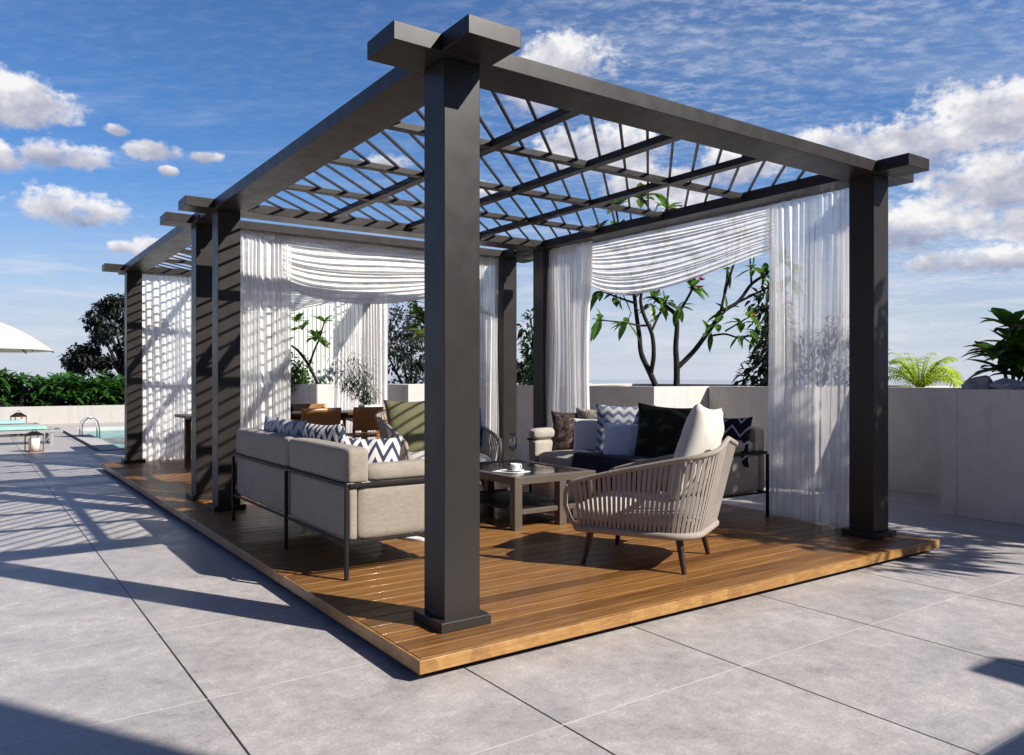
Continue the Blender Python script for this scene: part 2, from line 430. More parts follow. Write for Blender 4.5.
def sky():
    w = bpy.data.worlds.new('World'); SC.world = w; w.use_nodes = True
    t = NT(w.node_tree); t.n.clear()
    out = t.new('ShaderNodeOutputWorld'); bg = t.new('ShaderNodeBackground'); t.link(bg.outputs[0], out.inputs[0])
    st = t.new('ShaderNodeTexSky', sky_type='NISHITA'); st.sun_disc = False
    st.sun_elevation = SUN_EL; st.sun_rotation = math.atan2(SUN_AZ[0], SUN_AZ[1])
    st.altitude = 0; st.air_density = 1.0; st.dust_density = .6; st.ozone_density = 2.2
    d = t.coord('Generated'); s = t.sep(d)
    rr = t.m('ADD', t.m('MULTIPLY', s[0], RGT[0]), t.m('MULTIPLY', s[1], RGT[1]))
    dd = t.m('ADD', t.m('MULTIPLY', s[0], FWD[0]), t.m('MULTIPLY', s[1], FWD[1]))
    az = t.m('MULTIPLY', t.m('ARCTAN2', rr, dd), 180/PI)
    el = t.m('MULTIPLY', t.m('ARCSINE', s[2]), 180/PI)
    p = t.vec(az, t.m('MULTIPLY', el, 1.35), 0)
    n1 = t.noise(p, .26, 8, .54, .1); n2 = t.noise(p, 1.15, 7, .62)
    n1s = t.noise(t.mapping(p, loc=(-.5, -.8, 0)), .26, 8, .54, .1)       # the same field a step towards the sun
    edge = t.m('ADD', t.m('MULTIPLY', t.m('SUBTRACT', n1, .5), 2.7), t.m('MULTIPLY', t.m('SUBTRACT', n2, .5), 1.9))
    best = None; hgt = None
    for a, e, wd, h in CLOUDS:
        x = t.m('DIVIDE', t.m('SUBTRACT', az, a), wd)
        y = t.m('DIVIDE', t.m('SUBTRACT', el, e), h)
        ylow = t.m('MULTIPLY', t.m('MINIMUM', y, 0.0), .75)                       # flatter underneath
        q = t.m('SUBTRACT', 1.0, t.m('ADD', t.m('MULTIPLY', x, x), t.m('ADD', t.m('MULTIPLY', y, y), t.m('MULTIPLY', ylow, ylow))))
        q = t.m('MAXIMUM', q, -3.0)
        w = t.m('EXPONENT', t.m('MULTIPLY', q, 3.2)); wy = t.m('MULTIPLY', w, y)
        if best is None: best, hgt, ws = q, wy, w
        else:
            best = t.m('MAXIMUM', q, best); hgt = t.m('ADD', hgt, wy); ws = t.m('ADD', ws, w)
    hgt = t.m('MAXIMUM', t.m('MINIMUM', t.m('DIVIDE', hgt, ws), 1.2), -1.2)
    field = t.m('ADD', best, edge)
    dens = t.sstep(field, -.12, .72)
    # light on the clouds: bright tops and sunward edges, greyer bases
    rel = t.m('SUBTRACT', n1, n1s)
    shade = t.m('ADD', t.m('ADD', t.m('MULTIPLY', hgt, .58), t.m('MULTIPLY', rel, 2.4)), t.m('SUBTRACT', .74, t.m('MULTIPLY', field, .17)))
    ccol = t.ramp(shade, [(.0, (2.9, 3.2, 4.5)), (.40, (4.7, 4.8, 5.7)), (.72, (6.7, 6.6, 7.1)), (1, (9.0, 8.9, 8.9))])
    # thin high cloud on a flat layer
    zz = t.m('ADD', t.m('MAXIMUM', s[2], 0.0), .06)
    cp = t.vec(t.m('DIVIDE', rr, zz), t.m('DIVIDE', dd, zz), 0)
    rip = t.noise(t.mapping(cp, (5.5, 9.0, 1), (0, 0, rad(38))), 2.3, 6, .66, .1)
    patch = t.noise(cp, .62, 4, .55, .3)
    side = t.sstep(az, -14, 18)
    ripf = t.m('MULTIPLY', t.m('MULTIPLY', t.m('ADD', t.sstep(rip, .40, .72), .16), t.sstep(patch, .30, .56)), t.m('ADD', t.m('MULTIPLY', side, .30), .06))
    wis = t.noise(t.mapping(cp, (.5, 2.6, 1), (0, 0, rad(-62))), 1.3, 7, .6, .7)
    wisf = t.m('MULTIPLY', t.sstep(wis, .46, .85), .34)
    low = t.noise(t.mapping(p, (.25, 1.6, 1)), .55, 6, .6, .3)
    lowf = t.m('MULTIPLY', t.m('MULTIPLY', t.sstep(low, .44, .72), .45), t.m('MULTIPLY', t.sstep(el, 0, 2.5), t.m('SUBTRACT', 1.0, t.sstep(el, 5.5, 11))))
    hazef = t.m('MULTIPLY', t.m('SUBTRACT', 1.0, t.sstep(el, -1, 14.5)), .95)
    tint = t.mix(1.0, st.outputs[0], (.50, .82, 1.20, 1), 'MULTIPLY')
    c = t.mix(hazef, tint, (5.7, 6.1, 7.1, 1))
    c = t.mix(lowf, c, (7.6, 7.7, 8.2, 1))
    c = t.mix(wisf, c, (6.6, 7.0, 7.9, 1))
    c = t.mix(ripf, c, (8.2, 8.4, 9.0, 1))
    c = t.mix(t.m('MULTIPLY', dens, .96), c, ccol)
    # deeper blue overhead and behind the view, dimmed there to weaken the fill light
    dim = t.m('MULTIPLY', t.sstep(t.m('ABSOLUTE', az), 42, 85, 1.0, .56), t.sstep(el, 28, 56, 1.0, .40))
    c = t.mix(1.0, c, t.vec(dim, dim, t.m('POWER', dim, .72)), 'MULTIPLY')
    below = t.m('LESS_THAN', s[2], -.001)
    c = t.mix(below, c, (2.6, 2.8, 3.2, 1))
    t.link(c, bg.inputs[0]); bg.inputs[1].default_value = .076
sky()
SC.view_settings.view_transform = 'Standard'; SC.view_settings.look = 'None'
SC.view_settings.exposure = .50; SC.view_settings.gamma = 1
SC.cycles.max_bounces = 10; SC.cycles.transparent_max_bounces = 24; SC.cycles.caustics_reflective = False
SC.cycles.use_denoising = True

# ------------------------------------------------------------------ setting
PX0, PX1, PY0, PY1 = .80, 6.4, 13.75, 21.45         # the pool opening
def sheet(name, mat, rects, z, kind='structure'):
    b = MB()
    for x0, y0, x1, y1 in rects: b.add([(x0,y0,z),(x1,y0,z),(x1,y1,z),(x0,y1,z)], [(0,1,2,3)])
    o = b.build(name, mat); return tag(o, kind=kind)
gx0, gx1, gy0, gy1 = -30, 14, -22, 24.6
b = MB()
for x0, y0, x1, y1 in ((gx0,gy0,PX0,gy1),(PX1,gy0,gx1,gy1),(PX0,gy0,PX1,PY0),(PX0,PY1,PX1,gy1)):
    b.add([(x0,y0,0),(x1,y0,0),(x1,y1,0),(x0,y1,0)], [(0,1,2,3)])
b.add([(gx0,gy0,0),(gx1,gy0,0),(gx1,gy1,0),(gx0,gy1,0),(gx0,gy0,-9),(gx1,gy0,-9),(gx1,gy1,-9),(gx0,gy1,-9)],
      [(0,4,5,1),(1,5,6,2),(2,6,7,3),(3,7,4,0)])
tag(b.build('ground', M['ground']), 'pale grey concrete tile terrace with dark joints', kind='structure')
sheet('sea', M['sea'], [(-28000,-28000,28000,28000)], -24)
b = MB()   # pool basin and water
b.add([(PX0,PY0,-.1),(PX1,PY0,-.1),(PX1,PY1,-.1),(PX0,PY1,-.1)], [(0,1,2,3)])
tag(b.build('pool_water', M['pool_water']), 'turquoise rippled pool water', kind='structure')
b = MB()
b.box((PX0-.38,PY0-.36,.002),(PX0-.004,PY1+.3,.014)); b.box((PX0,PY0-.36,.002),(PX1+.3,PY0-.002,.014))
b.box((PX0,PY1+.004,.002),(PX1+.3,PY1+.3,.014)); b.box((PX1+.004,PY0,.002),(PX1+.3,PY1,.014))
for q in ((PX0-.003,PY0-.003,-.4,PX0,PY1,0),(PX0,PY0-.003,-.4,PX1,PY0,0),(PX0,PY1,-.4,PX1,PY1+.003,0)):
    b.box(q[:3], q[3:])
tag(b.build('pool_coping', M['coping'], bevel=.006), 'pale stone coping round the pool', kind='structure')
b = MB()
b.box((PX0-.47,PY0-.45,.001),(PX0-.39,PY1+.3,.006)); b.box((PX0-.39,PY0-.45,.001),(PX1+.3,PY0-.37,.006))
tag(b.build('drain_channel', M['frame']), 'narrow dark drain channel along the pool coping', kind='structure')
sheet('lawn', plain('far_ground', (.05,.08,.03), .9, .4, .3), [(-40,24.6,40,44)], -.35)

# ------------------------------------------------------------------ deck
DX, DY, DT = 4.57, 9.95, .10
deck = thing('wooden_deck', 'long low oiled timber deck carrying both pergolas and all the lounge seating', 'deck')
W = .1405
b = MB(); y = .022; k = 0
while y < DY-.02:
    y1 = min((math.floor(y/W + 1e-6)+1)*W, DY-.02)
    b.box((.018, y+.0022, .075), (DX-.018, y1-.0022, DT)); y = y1
b.build('decking', M['deck'], deck, bevel=.003, seg=2)
b = MB()
b.box((0,0,.036),(DX,.02,.0985)); b.box((0,DY-.02,.036),(DX,DY,.0985))
b.box((0,.0215,.036),(.0165,DY-.0215,.0985)); b.box((DX-.0165,.0215,.036),(DX,DY-.0215,.0985))
b.build('edge_board', M['fascia'], deck, bevel=.003)
b = MB(); b.box((.07,.07,0.001),(DX-.07,DY-.07,.074)); b.build('sub_frame', M['frame'], deck)

# ------------------------------------------------------------------ pergolas
PW = .21; ZB, ZT = 2.95, 3.04
def make_pergola(name, label, x0, y0, sx, sy, z0, group, ov=.405):
    """x0,y0: outer corner of the first pillar; sx, sy: pillar pitch"""
    root = thing(name, label, 'pergola', (x0+PW/2, y0+PW/2, z0), 0, group)
    zb, zt = ZB-z0, ZT-z0; h = PW/2
    for ix in (0, 1):
        for iy in (0, 1):
            cx, cy = ix*sx, iy*sy
            m = MB(); m.box((cx-h,cy-h,.0),(cx+h,cy+h,zb-.001)); p = m.build('pillar', M['metal'], root, bevel=.004)
            m = MB(); m.box((cx-h-.042,cy-h-.042,.0005),(cx+h+.042,cy+h+.042,.05)); m.build('base_plate', M['metal'], p, bevel=.004)
    bw = .15                                    # half width of a beam, overhang past the pillar line
    for iy in (0, 1):
        m = MB(); m.box((-ov, iy*sy-bw, zb),(sx+ov, iy*sy+bw, zt)); m.build('beam', M['metal'], root, bevel=.004)
    for ix in (0, 1):
        cx = ix*sx
        m = MB()
        m.box((cx-bw,-ov,zb),(cx+bw,-bw-.0005,zt)); m.box((cx-bw,bw+.0005,zb),(cx+bw,sy-bw-.0005,zt)); m.box((cx-bw,sy+bw+.0005,zb),(cx+bw,sy+ov,zt))
        m.build('beam', M['metal'], root, bevel=.004)
    zr0, zr1 = zb+.030, zb+.082
    nx, ny = 3, 3
    xs = [bw + (sx-2*bw)*(i+1)/(nx+1) - .03*1 for i in range(nx)]; ys = [bw + (sy-2*bw)*(i+1)/(ny+1) for i in range(ny)]
    for x in xs:
        m = MB(); m.box((x-.04,bw-.02,zr0),(x+.04,sy-bw+.02,zr1)); m.build('rafter', M['metal'], root, bevel=.003)
    for y in ys:
        cuts = [bw-.02]+[v for x in xs for v in (x-.0405, x+.0405)]+[sx-bw+.02]
        m = MB()
        for i in range(0, len(cuts), 2): m.box((cuts[i],y-.036,zr0+.003),(cuts[i+1],y+.036,zr1-.003))
        m.build('joist', M['metal'], root, bevel=.003)
    # thin slats on the diagonal, resting in the frame
    c = -sx + .21
    while c < sy:
        lo, hi = bw-.03, (sx-bw+.03, sy-bw+.03)
        xa = max(lo, lo-c); xb = min(hi[0], hi[1]-c)
        if xb-xa > .12:
            m = MB(); m.bar((xa, xa+c, zr1-.006), (xb, xb+c, zr1-.008), .0195, .016); m.build('slat', M['metal'], root)
        c += .25
    return root
PG = 'dark grey metal pergolas on the terrace'
make_pergola('pergola', 'dark grey metal pergola nearest the camera over the sofas and coffee table', .30, .30, 3.86, 4.26, .1, PG)
make_pergola('pergola', 'dark grey metal pergola further back over the dining table', .30, 5.42, 3.86, 4.26, .1, PG)

# unseen house and small pergola, added behind the viewer to shade the near ground
hs = thing('unseen_house', 'unseen pale house with glass doors, added for its shadow on the near ground', 'house', (-4.5, -11, 0))
b = MB(); b.box((-7.5,-4,0),(7.57,4.05,7.4)); b.build('wall', M['pale_wall'], hs)
b = MB(); b.box((-7.8,-4.2,7.402),(7.60,4.08,7.6)); b.build('roof', M['concrete'], hs, bevel=.01)
for i, x in enumerate((-5.5,-2.2,1.1,4.4)):
    b = MB(); b.box((x-1.2,4.052,.05),(x+1.2,4.10,2.5)); d = b.build('glass_door', M['dark_top'], hs)
    b = MB()
    for q in ((x-1.26,x-1.2),(x-.03,x+.03),(x+1.2,x+1.26)): b.box((q[0],4.053,.0),(q[1],4.13,2.56))
    b.box((x-1.2,4.054,2.5),(x+1.2,4.13,2.56)); b.build('frame', M['frame'], d)
make_pergola('pergola', 'unseen small dark grey metal pergola added for its shadow on the near ground', 2.05, -6.785, 2.29, 1.16, 0.0, PG, .57)

# ------------------------------------------------------------------ planters and walls
def planter(x0, y0, x1, y1, label, h=1.25, group=None):
    r = thing('concrete_planter', label, 'planter', ((x0+x1)/2, (y0+y1)/2, 0), 0, group)
    hx, hy = (x1-x0)/2, (y1-y0)/2; w = .16
    m = MB(); m.box((-hx,-hy,0),(hx,-hy+w,h)); m.box((-hx,hy-w,0),(hx,hy,h))
    m.box((-hx,-hy+w+.0005,0),(-hx+w,hy-w-.0005,h)); m.box((hx-w,-hy+w+.0005,0),(hx,hy-w-.0005,h))
    m.build('wall', M['concrete'], r, bevel=.006)
    m = MB()
    m.grid(24, 24, lambda u, v: (-hx+w+.002+(2*hx-2*w-.004)*u, -hy+w+.002+(2*hy-2*w-.004)*v, h-.06+.05*mnoise.noise((u*9+x0, v*9+y0, 0))))
    m.build('soil', M['soil'], r, smooth=True); return r
planter(6.33, -7.0, 9.0, .864, 'near grey concrete planter at the right edge holding the big leaved plant and rocks')
planter(7.55, .90, 10.5, 2.56, 'grey concrete planter set back behind the right front pillar holding the lime palm')
planter(6.75, 2.58, 10.5, 4.19, 'grey concrete planter behind the near end of the pale sofa and the right drape')
planter(5.71, 4.21, 10.5, 9.6, 'long concrete planter behind the pale sofa in which the two frangipani trees stand')
planter(4.93, 9.62, 10.5, 10.96, 'concrete planter at the far right corner of the dining area beside the rear drape')
planter(3.50, 11.0, 5.6, 13.2, 'pale concrete planter directly behind the bamboo pot and dining table')
planter(.9, 11.75, 3.46, 13.2, 'pale concrete planter behind the dining area nearest the pool')
b = MB(); b.box((-26,23.7,0),(2.9,23.95,.54)); w_ = b.build('garden_wall', M['pale_wall'], bevel=.01)
tag(w_, 'low pale rendered wall behind the pool and loungers', 'wall')
b = MB(); n = 44
for i in range(n):
    x = 2.2+i*.105; b.box((x, 14.4, 0), (x+.085, 14.44, 3.1))
b.box((2.2,14.442,0),(2.2+n*.105,14.47,3.12))
tag(b.build('privacy_screen', plain('pale_screen_paint', (.62,.66,.60), .7, .06, 4)), 'pale ribbed privacy screen standing behind the dining area trees', 'screen')

# ------------------------------------------------------------------ curtains
def drape(name, label, p, q, ztop, zbot, folds, amp, gather=0., seed=0, group=None, bow=.0, mat='dense'):
    """sheer hanging panel from p to q (xy), vertical folds"""
    random.seed(seed); p = Vector((*p, 0)); q = Vector((*q, 0)); d = q-p; L = d.length; d.normalize(); nrm = Vector((-d.y, d.x, 0))
    ph = [rnd(0, 6.28) for _ in range(6)]; org = (p+q)/2; org.z = zbot
    def fn(u, v):
        z = ztop + (zbot-ztop)*v
        uu = u + .012*math.sin(3.1*v+ph[0]) + .35/folds*math.sin(2*PI*u*2.3+ph[1])
        a = amp*(.45+.55*min(1, v*3)) * (1+.35*math.sin(2*PI*u*3.7+ph[2]))
        off = a*math.sin(2*PI*folds*uu+ph[3]) + a*.35*math.sin(2*PI*folds*2.1*uu+ph[4]+1.2*v) + .015*math.sin(4*v+7*u+ph[5])
        s = (u-.5)*(1 - gather*math.sin(PI*min(1, v*1.15))**2) + .5
        c = p + d*(L*s) + nrm*(off+bow*math.sin(PI*v)) - org
        return (c.x, c.y, z - zbot + .006*math.sin(2*PI*folds*u*.5))
    m = MB(); m.grid(int(folds*14), 36, fn)
    o = m.build(name, M[mat], smooth=True, loc=org)
    return tag(o, label, 'curtain', group)
def swag(name, label, p, q, top, zp, zq, sag, folds, amp, seed=0, group=None, skew=.5, depth=.10, mat='swag', topsag=.0):
    """cloth swept across an opening: folds run along the length; zp/zq lower edge height at the ends"""
    random.seed(seed); p = Vector((*p, 0)); q = Vector((*q, 0)); d = q-p; L = d.length; d.normalize(); nrm = Vector((-d.y, d.x, 0))
    ph = [rnd(0, 6.28) for _ in range(6)]; org = (p+q)/2; org.z = top-.6
    def fn(u, v):
        us = u**(math.log(.5)/math.log(skew))
        bell = 1-(2*us-1)**2
        zlow = zp+(zq-zp)*u - sag*bell
        vw = v + .035*math.sin(2*PI*1.7*v+ph[0])*math.sin(PI*v) + .02*math.sin(2*PI*3.1*v+2*u)*math.sin(PI*v)
        z = top - .004 - topsag*bell*(1-v)**2 + (zlow-top)*vw
        env = min(1, v*10+.1)*(.55+.45*bell)
        w = 2*PI*folds*(v + .045*math.sin(2.6*u+ph[2])*v + .02*math.sin(6*u+ph[1]))
        off = amp*env*(math.sin(w+ph[3]) + .45*math.sin(2.3*w+3*u+ph[4]) + .25*math.sin(.37*w+ph[5]))
        z += amp*env*.5*math.cos(w+ph[3])*(1-abs(2*v-1)**3)
        off += depth*bell*v + .012*mnoise.noise((u*7, v*5, ph[3]))*env + .006*mnoise.noise((u*22, v*9, ph[4]))
        c = p + d*(L*u) + nrm*off - org
        return (c.x, c.y, z-org.z)
    m = MB(); m.grid(64, int(folds*12), fn)
    o = m.build(name, M[mat], smooth=True, loc=org)
    return tag(o, label, 'curtain', group)
CG = 'sheer white curtains on the pergolas'
drape('curtain', 'sheer white drape hanging right of the near pergola beside the right front pillar', (4.38,.62), (4.38,1.44), 2.945, .112, 13, .026, seed=1, group=CG, mat='sheer')
drape('curtain', 'sheer white drape gathered at the rear right pillar behind the pale sofa', (4.26,3.78), (4.23,4.545), 2.945, .112, 12, .030, .10, seed=2, group=CG, mat='backlit')
swag('curtain', 'white swag swept over the right opening above the pale sofa', (4.385,1.38), (4.385,3.93), 2.947, 2.52, 2.46, .21, 14, .0095, seed=3, group=CG, skew=.62, mat='swag_thin', topsag=.0)
drape('curtain', 'sheer white drape left of the back opening behind the grey sofa', (.62,5.49), (1.33,5.50), 2.945, .112, 12, .026, seed=4, group=CG)
swag('curtain', 'broad white swag across the back opening between the lounge and dining pergolas', (1.25,5.50), (3.75,5.52), 2.947, 2.42, 2.55, .22, 12, .014, seed=5, group=CG, skew=.42)
drape('curtain', 'narrow sheer drape right of the back opening seen beside the near pillar', (3.62,5.51), (4.13,5.50), 2.945, .112, 9, .024, .05, seed=6, group=CG)
drape('curtain', 'sheer white drape at the far left end by the pool', (.50,9.77), (1.85,9.78), 2.945, .112, 17, .026, seed=7, group=CG)
swag('curtain', 'small white swag over the dining pergola rear opening', (1.7,9.78), (3.62,9.80), 2.947, 2.48, 2.72, .14, 10, .028, seed=8, group=CG, skew=.45)
drape('curtain', 'sheer white drape behind the bamboo plant at the dining pergola rear corner', (3.50,9.65), (4.55,9.655), 2.945, .112, 15, .024, .02, seed=9, group=CG)

# ------------------------------------------------------------------ cushions and seating
def pillow_mesh(w, h, th, seed=0, n=22):
    random.seed(seed); sx, sy = rnd(0, 50), rnd(0, 50)
    m = MB()
    for side in (1, -1):
        def fn(u, v):
            a, c = 2*u-1, 2*v-1
            if side < 0: a = -a
            x = w/2*a*(1-.09*(1-c*c)*a*a); z = h/2*c*(1-.09*(1-a*a)*c*c)
            t = max(0, (1-a**2)*(1-c**2))**.42
            y = side*th/2*t
            k = .018*mnoise.noise((x*6+sx, z*6+sy, side*3.0)) + .008*mnoise.noise((x*17+sx, z*17, side*5.0))
            # creases running in from the corners
            k -= .010*t*max(0, math.sin(9*(abs(a)+abs(c))+sx))*(abs(a*c))
            return (x, y + side*k*min(1, t*1.6), z)
        m.grid(n, n, fn)
    return m
def pillow(label, mat, loc, rz, tilt, w=.45, h=.45, th=.16, seed=0, roll=0, group='cushions on the seating', name='cushion'):
    o = pillow_mesh(w, h, th, seed).build(name, mat, smooth=True, loc=loc)
    o.rotation_euler = Euler((tilt, roll, rz), 'XYZ')
    bm = bmesh.new(); bm.from_mesh(o.data); bmesh.ops.remove_doubles(bm, verts=bm.verts, dist=.0008); bm.to_mesh(o.data); bm.free()
    for p in o.data.polygons: p.use_smooth = True
    return tag(o, label, 'cushion', group)

def soft_box(name, mat, parent, a, c, r=.04, puff=.012, seed=0, cuts=10):
    """upholstered block: rounded edges, slightly puffed faces"""
    a, c = Vector(a), Vector(c); ctr = (a+c)/2; half = (c-a)/2
    m = MB(); N = cuts
    def face(ax, s):
        i, j = [k for k in range(3) if k != ax]
        def fn(u, v):
            q = [0, 0, 0]; q[ax] = s; q[i] = (2*u-1); q[j] = (2*v-1)
            pt = Vector((q[0]*half.x, q[1]*half.y, q[2]*half.z))
            rr = min(r, half.x*.95, half.y*.95, half.z*.95)
            core = Vector([max(-(half[k]-rr), min(half[k]-rr, pt[k])) for k in range(3)])
            dlt = pt-core; 
            if dlt.length > 1e-6: pt = core + dlt.normalized()*rr
            bul = puff*(1-q[i]**4)*(1-q[j]**4)
            pt[ax] += s*bul*(1+.5*mnoise.noise((pt.x*5+seed, pt.y*5, pt.z*5)))
            return pt+ctr
        # denser sampling near edges
        def warp(x):
            x = 2*x-1; return (math.copysign(abs(x)**.6, x)+1)/2
        m.grid(N, N, (lambda u, v: fn(warp(u), warp(v))) if s*(1 if ax != 1 else -1) > 0 else (lambda u, v: fn(warp(1-u), warp(v))))
    for ax in range(3):
        for s in (1, -1): face(ax, s)
    o = m.build(name, mat, parent, smooth=True)
    bm = bmesh.new(); bm.from_mesh(o.data); bmesh.ops.remove_doubles(bm, verts=bm.verts, dist=.0006)
    bmesh.ops.recalc_face_normals(bm, faces=bm.faces); bm.to_mesh(o.data); bm.free()
    for p in o.data.polygons: p.use_smooth = True
    return o

def make_sofa(label, loc, rz, fab, L=2.50, Dp=.86):
    """local: back along x=0 facing +x, length along y; z from the deck"""
    r = thing('sofa', label, 'sofa', loc, rz, 'two large outdoor sofas facing each other')
    yl = L/2
    # upholstery
    bk = []
    for (y0, y1) in ((-yl+.012, -.135-.006), (-.135+.006, yl-.012)):
        soft_box('back_panel', M['sofa'] if fab is None else fab, r, (.012, y0, .235), (.075, y1, .575), .02, .004, y0)
        soft_box('back_cushion', M['sofa'] if fab is None else fab, r, (.004, y0, .590), (.155, y1, .815), .028, .005, y1)
    for s in (-1, 1):
        ya, yb = (s*(yl-.012), s*(yl-.15)); ya, yb = min(ya, yb), max(ya, yb)
        soft_box('arm_panel', fab, r, (.080, ya, .235), (Dp, yb, .575), .03, .006, s)
        soft_box('arm_pad', fab, r, (.158, ya, .590), (Dp, yb, .70), .04, .010, s+3)
    for (y0, y1) in ((-yl+.16, -.005), (.005, yl-.16)):
        soft_box('seat_cushion', fab, r, (.16, y0, .30), (Dp-.01, y1, .455), .05, .022, y0+5)
    m = MB(); m.box((.16,-yl+.155,.24),(Dp-.02,yl-.155,.298)); m.build('seat_base', M['frame'], r, bevel=.01)
    # slim black steel frame
    m = MB(); t = .022
    for z in (.584,):
        m.bar((.0,-yl,z),(.0,yl,z),t,t); m.bar((.012,-yl,z),(Dp,-yl,z),t,t); m.bar((.012,yl,z),(Dp,yl,z),t,t)
    m.bar((.0,-yl,.226),(.0,yl,.226),.018,.018); m.bar((.012,-yl+.01,.226),(Dp,-yl+.01,.226),.018,.018); m.bar((.012,yl-.01,.226),(Dp,yl-.01,.226),.018,.018)
    m.build('frame', M['frame'], r, bevel=.003)
    for x, y in ((-.008,-yl-.002),(-.008,-.135),(-.008,yl+.002),(Dp-.04,-yl-.002),(Dp-.04,yl+.002)):
        m = MB(); top = .60 if x < .1 else .60
        m.bar((x,y,0),(x,y,top-.03),.024,.024,(0,1,0)); m.build('leg', M['frame'], r, bevel=.003)
    return r
make_sofa('grey upholstered sofa seen from behind with black steel legs beside the left pillars', (.295, 2.74, .1), 0, M['sofa'])
make_sofa('pale beige sofa on the right facing the coffee table, piled with cushions', (4.30, 2.65, .1), PI, M['sofa2'])

# cushions on the grey sofa
pillow('navy and white zigzag cushion leaning in the near corner of the grey sofa', M['chev_navy'], (.66,1.98,.735), rad(-32), rad(-20), .46, .44, .19, 11)
pillow('white cushion with dark line pattern behind the navy zigzag one', M['chev_navy'], (.54,2.42,.80), rad(-75), rad(14), .50, .48, .18, 12)
pillow('pale blue patterned cushion against the middle of the grey sofa back', M['chev_pale'], (.52,3.0,.80), rad(-84), rad(15), .52, .50, .18, 13)
pillow('white cushion with blue pattern toward the far end of the grey sofa', M['chev_pale'], (.52,3.45,.80), rad(-95), rad(15), .50, .48, .18, 14)
# cushions on the pale sofa
pillow('dark brown floral cushion leaning at the far arm of the pale sofa', M['floral'], (3.90,3.66,.765), rad(146), rad(16), .50, .47, .17, 21)
pillow('beige mottled cushion behind the small white one on the pale sofa', M['beige_pattern'], (4.0,3.42,.795), rad(112), rad(12), .52, .48, .14, 22)
pillow('small plain white cushion in front of the floral one', M['white_cloth'], (3.76,3.14,.74), rad(140), rad(20), .48, .42, .17, 23)
pillow('blue and white chevron cushion in the middle of the pale sofa', M['chev_blue'], (3.86,2.80,.80), rad(128), rad(14), .62, .60, .18, 24)
pillow('small pale blue cushion in front of the chevron one', M['pale_blue_cloth'], (3.68,2.56,.73), rad(132), rad(20), .50, .40, .17, 25)
pillow('blue patterned cushion half hidden behind the black one', M['chev_blue'], (4.0,2.42,.82), rad(108), rad(12), .50, .48, .16, 26)
pillow('large black cushion with faint leaf print on the pale sofa', M['green_black'], (3.80,2.16,.805), rad(128), rad(16), .60, .62, .20, 27, roll=rad(-4))
pillow('pale grey cushion behind the black one on the pale sofa', M['grey_white'], (4.03,1.92,.80), rad(90), rad(12), .46, .48, .15, 28)
pillow('black cushion with thin white lines at the near end of the pale sofa', M['zig_dark'], (3.98,1.60,.79), rad(110), rad(14), .46, .46, .17, 29)

# navy throw over the pale sofa's seat, hanging over its front
def throw_blanket():
    path = [(4.02,.60),(3.9,.585),(3.7,.585),(3.5,.585),(3.44,.57),(3.425,.50),(3.42,.42),(3.415,.33),(3.41,.26)]
    m = MB()
    def fn(u, v):
        k = v*(len(path)-1); i = min(int(k), len(path)-2); f = k-i
        x = path[i][0]*(1-f)+path[i+1][0]*f; z = path[i][1]*(1-f)+path[i+1][1]*f
        y = 2.05+1.10*u + .06*math.sin(5*v+2) + .05*mnoise.noise((u*3, v*3, 4))
        n = .022*abs(mnoise.noise((u*5, v*4, 1))) + .012*abs(mnoise.noise((u*13, v*9, 2)))
        hang = max(0, v-.55)
        return (x - n*(.3+hang*1.8) - .0, y, z + n*(1-hang) + .012 + hang*.10*math.sin(u*9)*.4)
    m.grid(60, 40, fn)
    o = m.build('throw_blanket', M['navy'], smooth=True)
    s = o.modifiers.new('solid', 'SOLIDIFY'); s.thickness = .008; s.offset = 1
    tag(o, 'dark navy throw blanket spread over the pale sofa seat', 'blanket')
throw_blanket()

# ------------------------------------------------------------------ rope armchairs
def chair_curves():
    """plan outline of the shell from the left arm front round the back to the right arm front (t 0..1)"""
    def base(t):
        return outline(t, .385, .39, -.44, .36)
    def top(t):
        x, y = outline(t, .425, .43, -.57, .40)
        k = min(1, 2*min(t, 1-t))                      # 0 at the arm fronts, 1 at the back
        z = .545 + .31*(k**.85)
        return x, y, z
    def outline(t, wf, wb, yb, yf):
        # straight sides joined by a rounded back
        r = .20; side = (yf-(yb+r)); arc = PI/2*r; bk = 2*(wb-r); tot = 2*side+2*arc+bk; s = t*tot
        if s < side: return (-wf-(wb-wf)*s/side, yf-s)
        s -= side
        if s < arc: a = s/r; return (-wb+r-r*math.cos(a), yb+r-r*math.sin(a))
        s -= arc
        if s < bk: return (-wb+r+s, yb)
        s -= bk
        if s < arc: a = s/r; return (wb-r+r*math.sin(a), yb+r-r*math.cos(a))
        s -= arc; return (wb-(wb-wf)*s/side, yb+r+s)
    return base, top
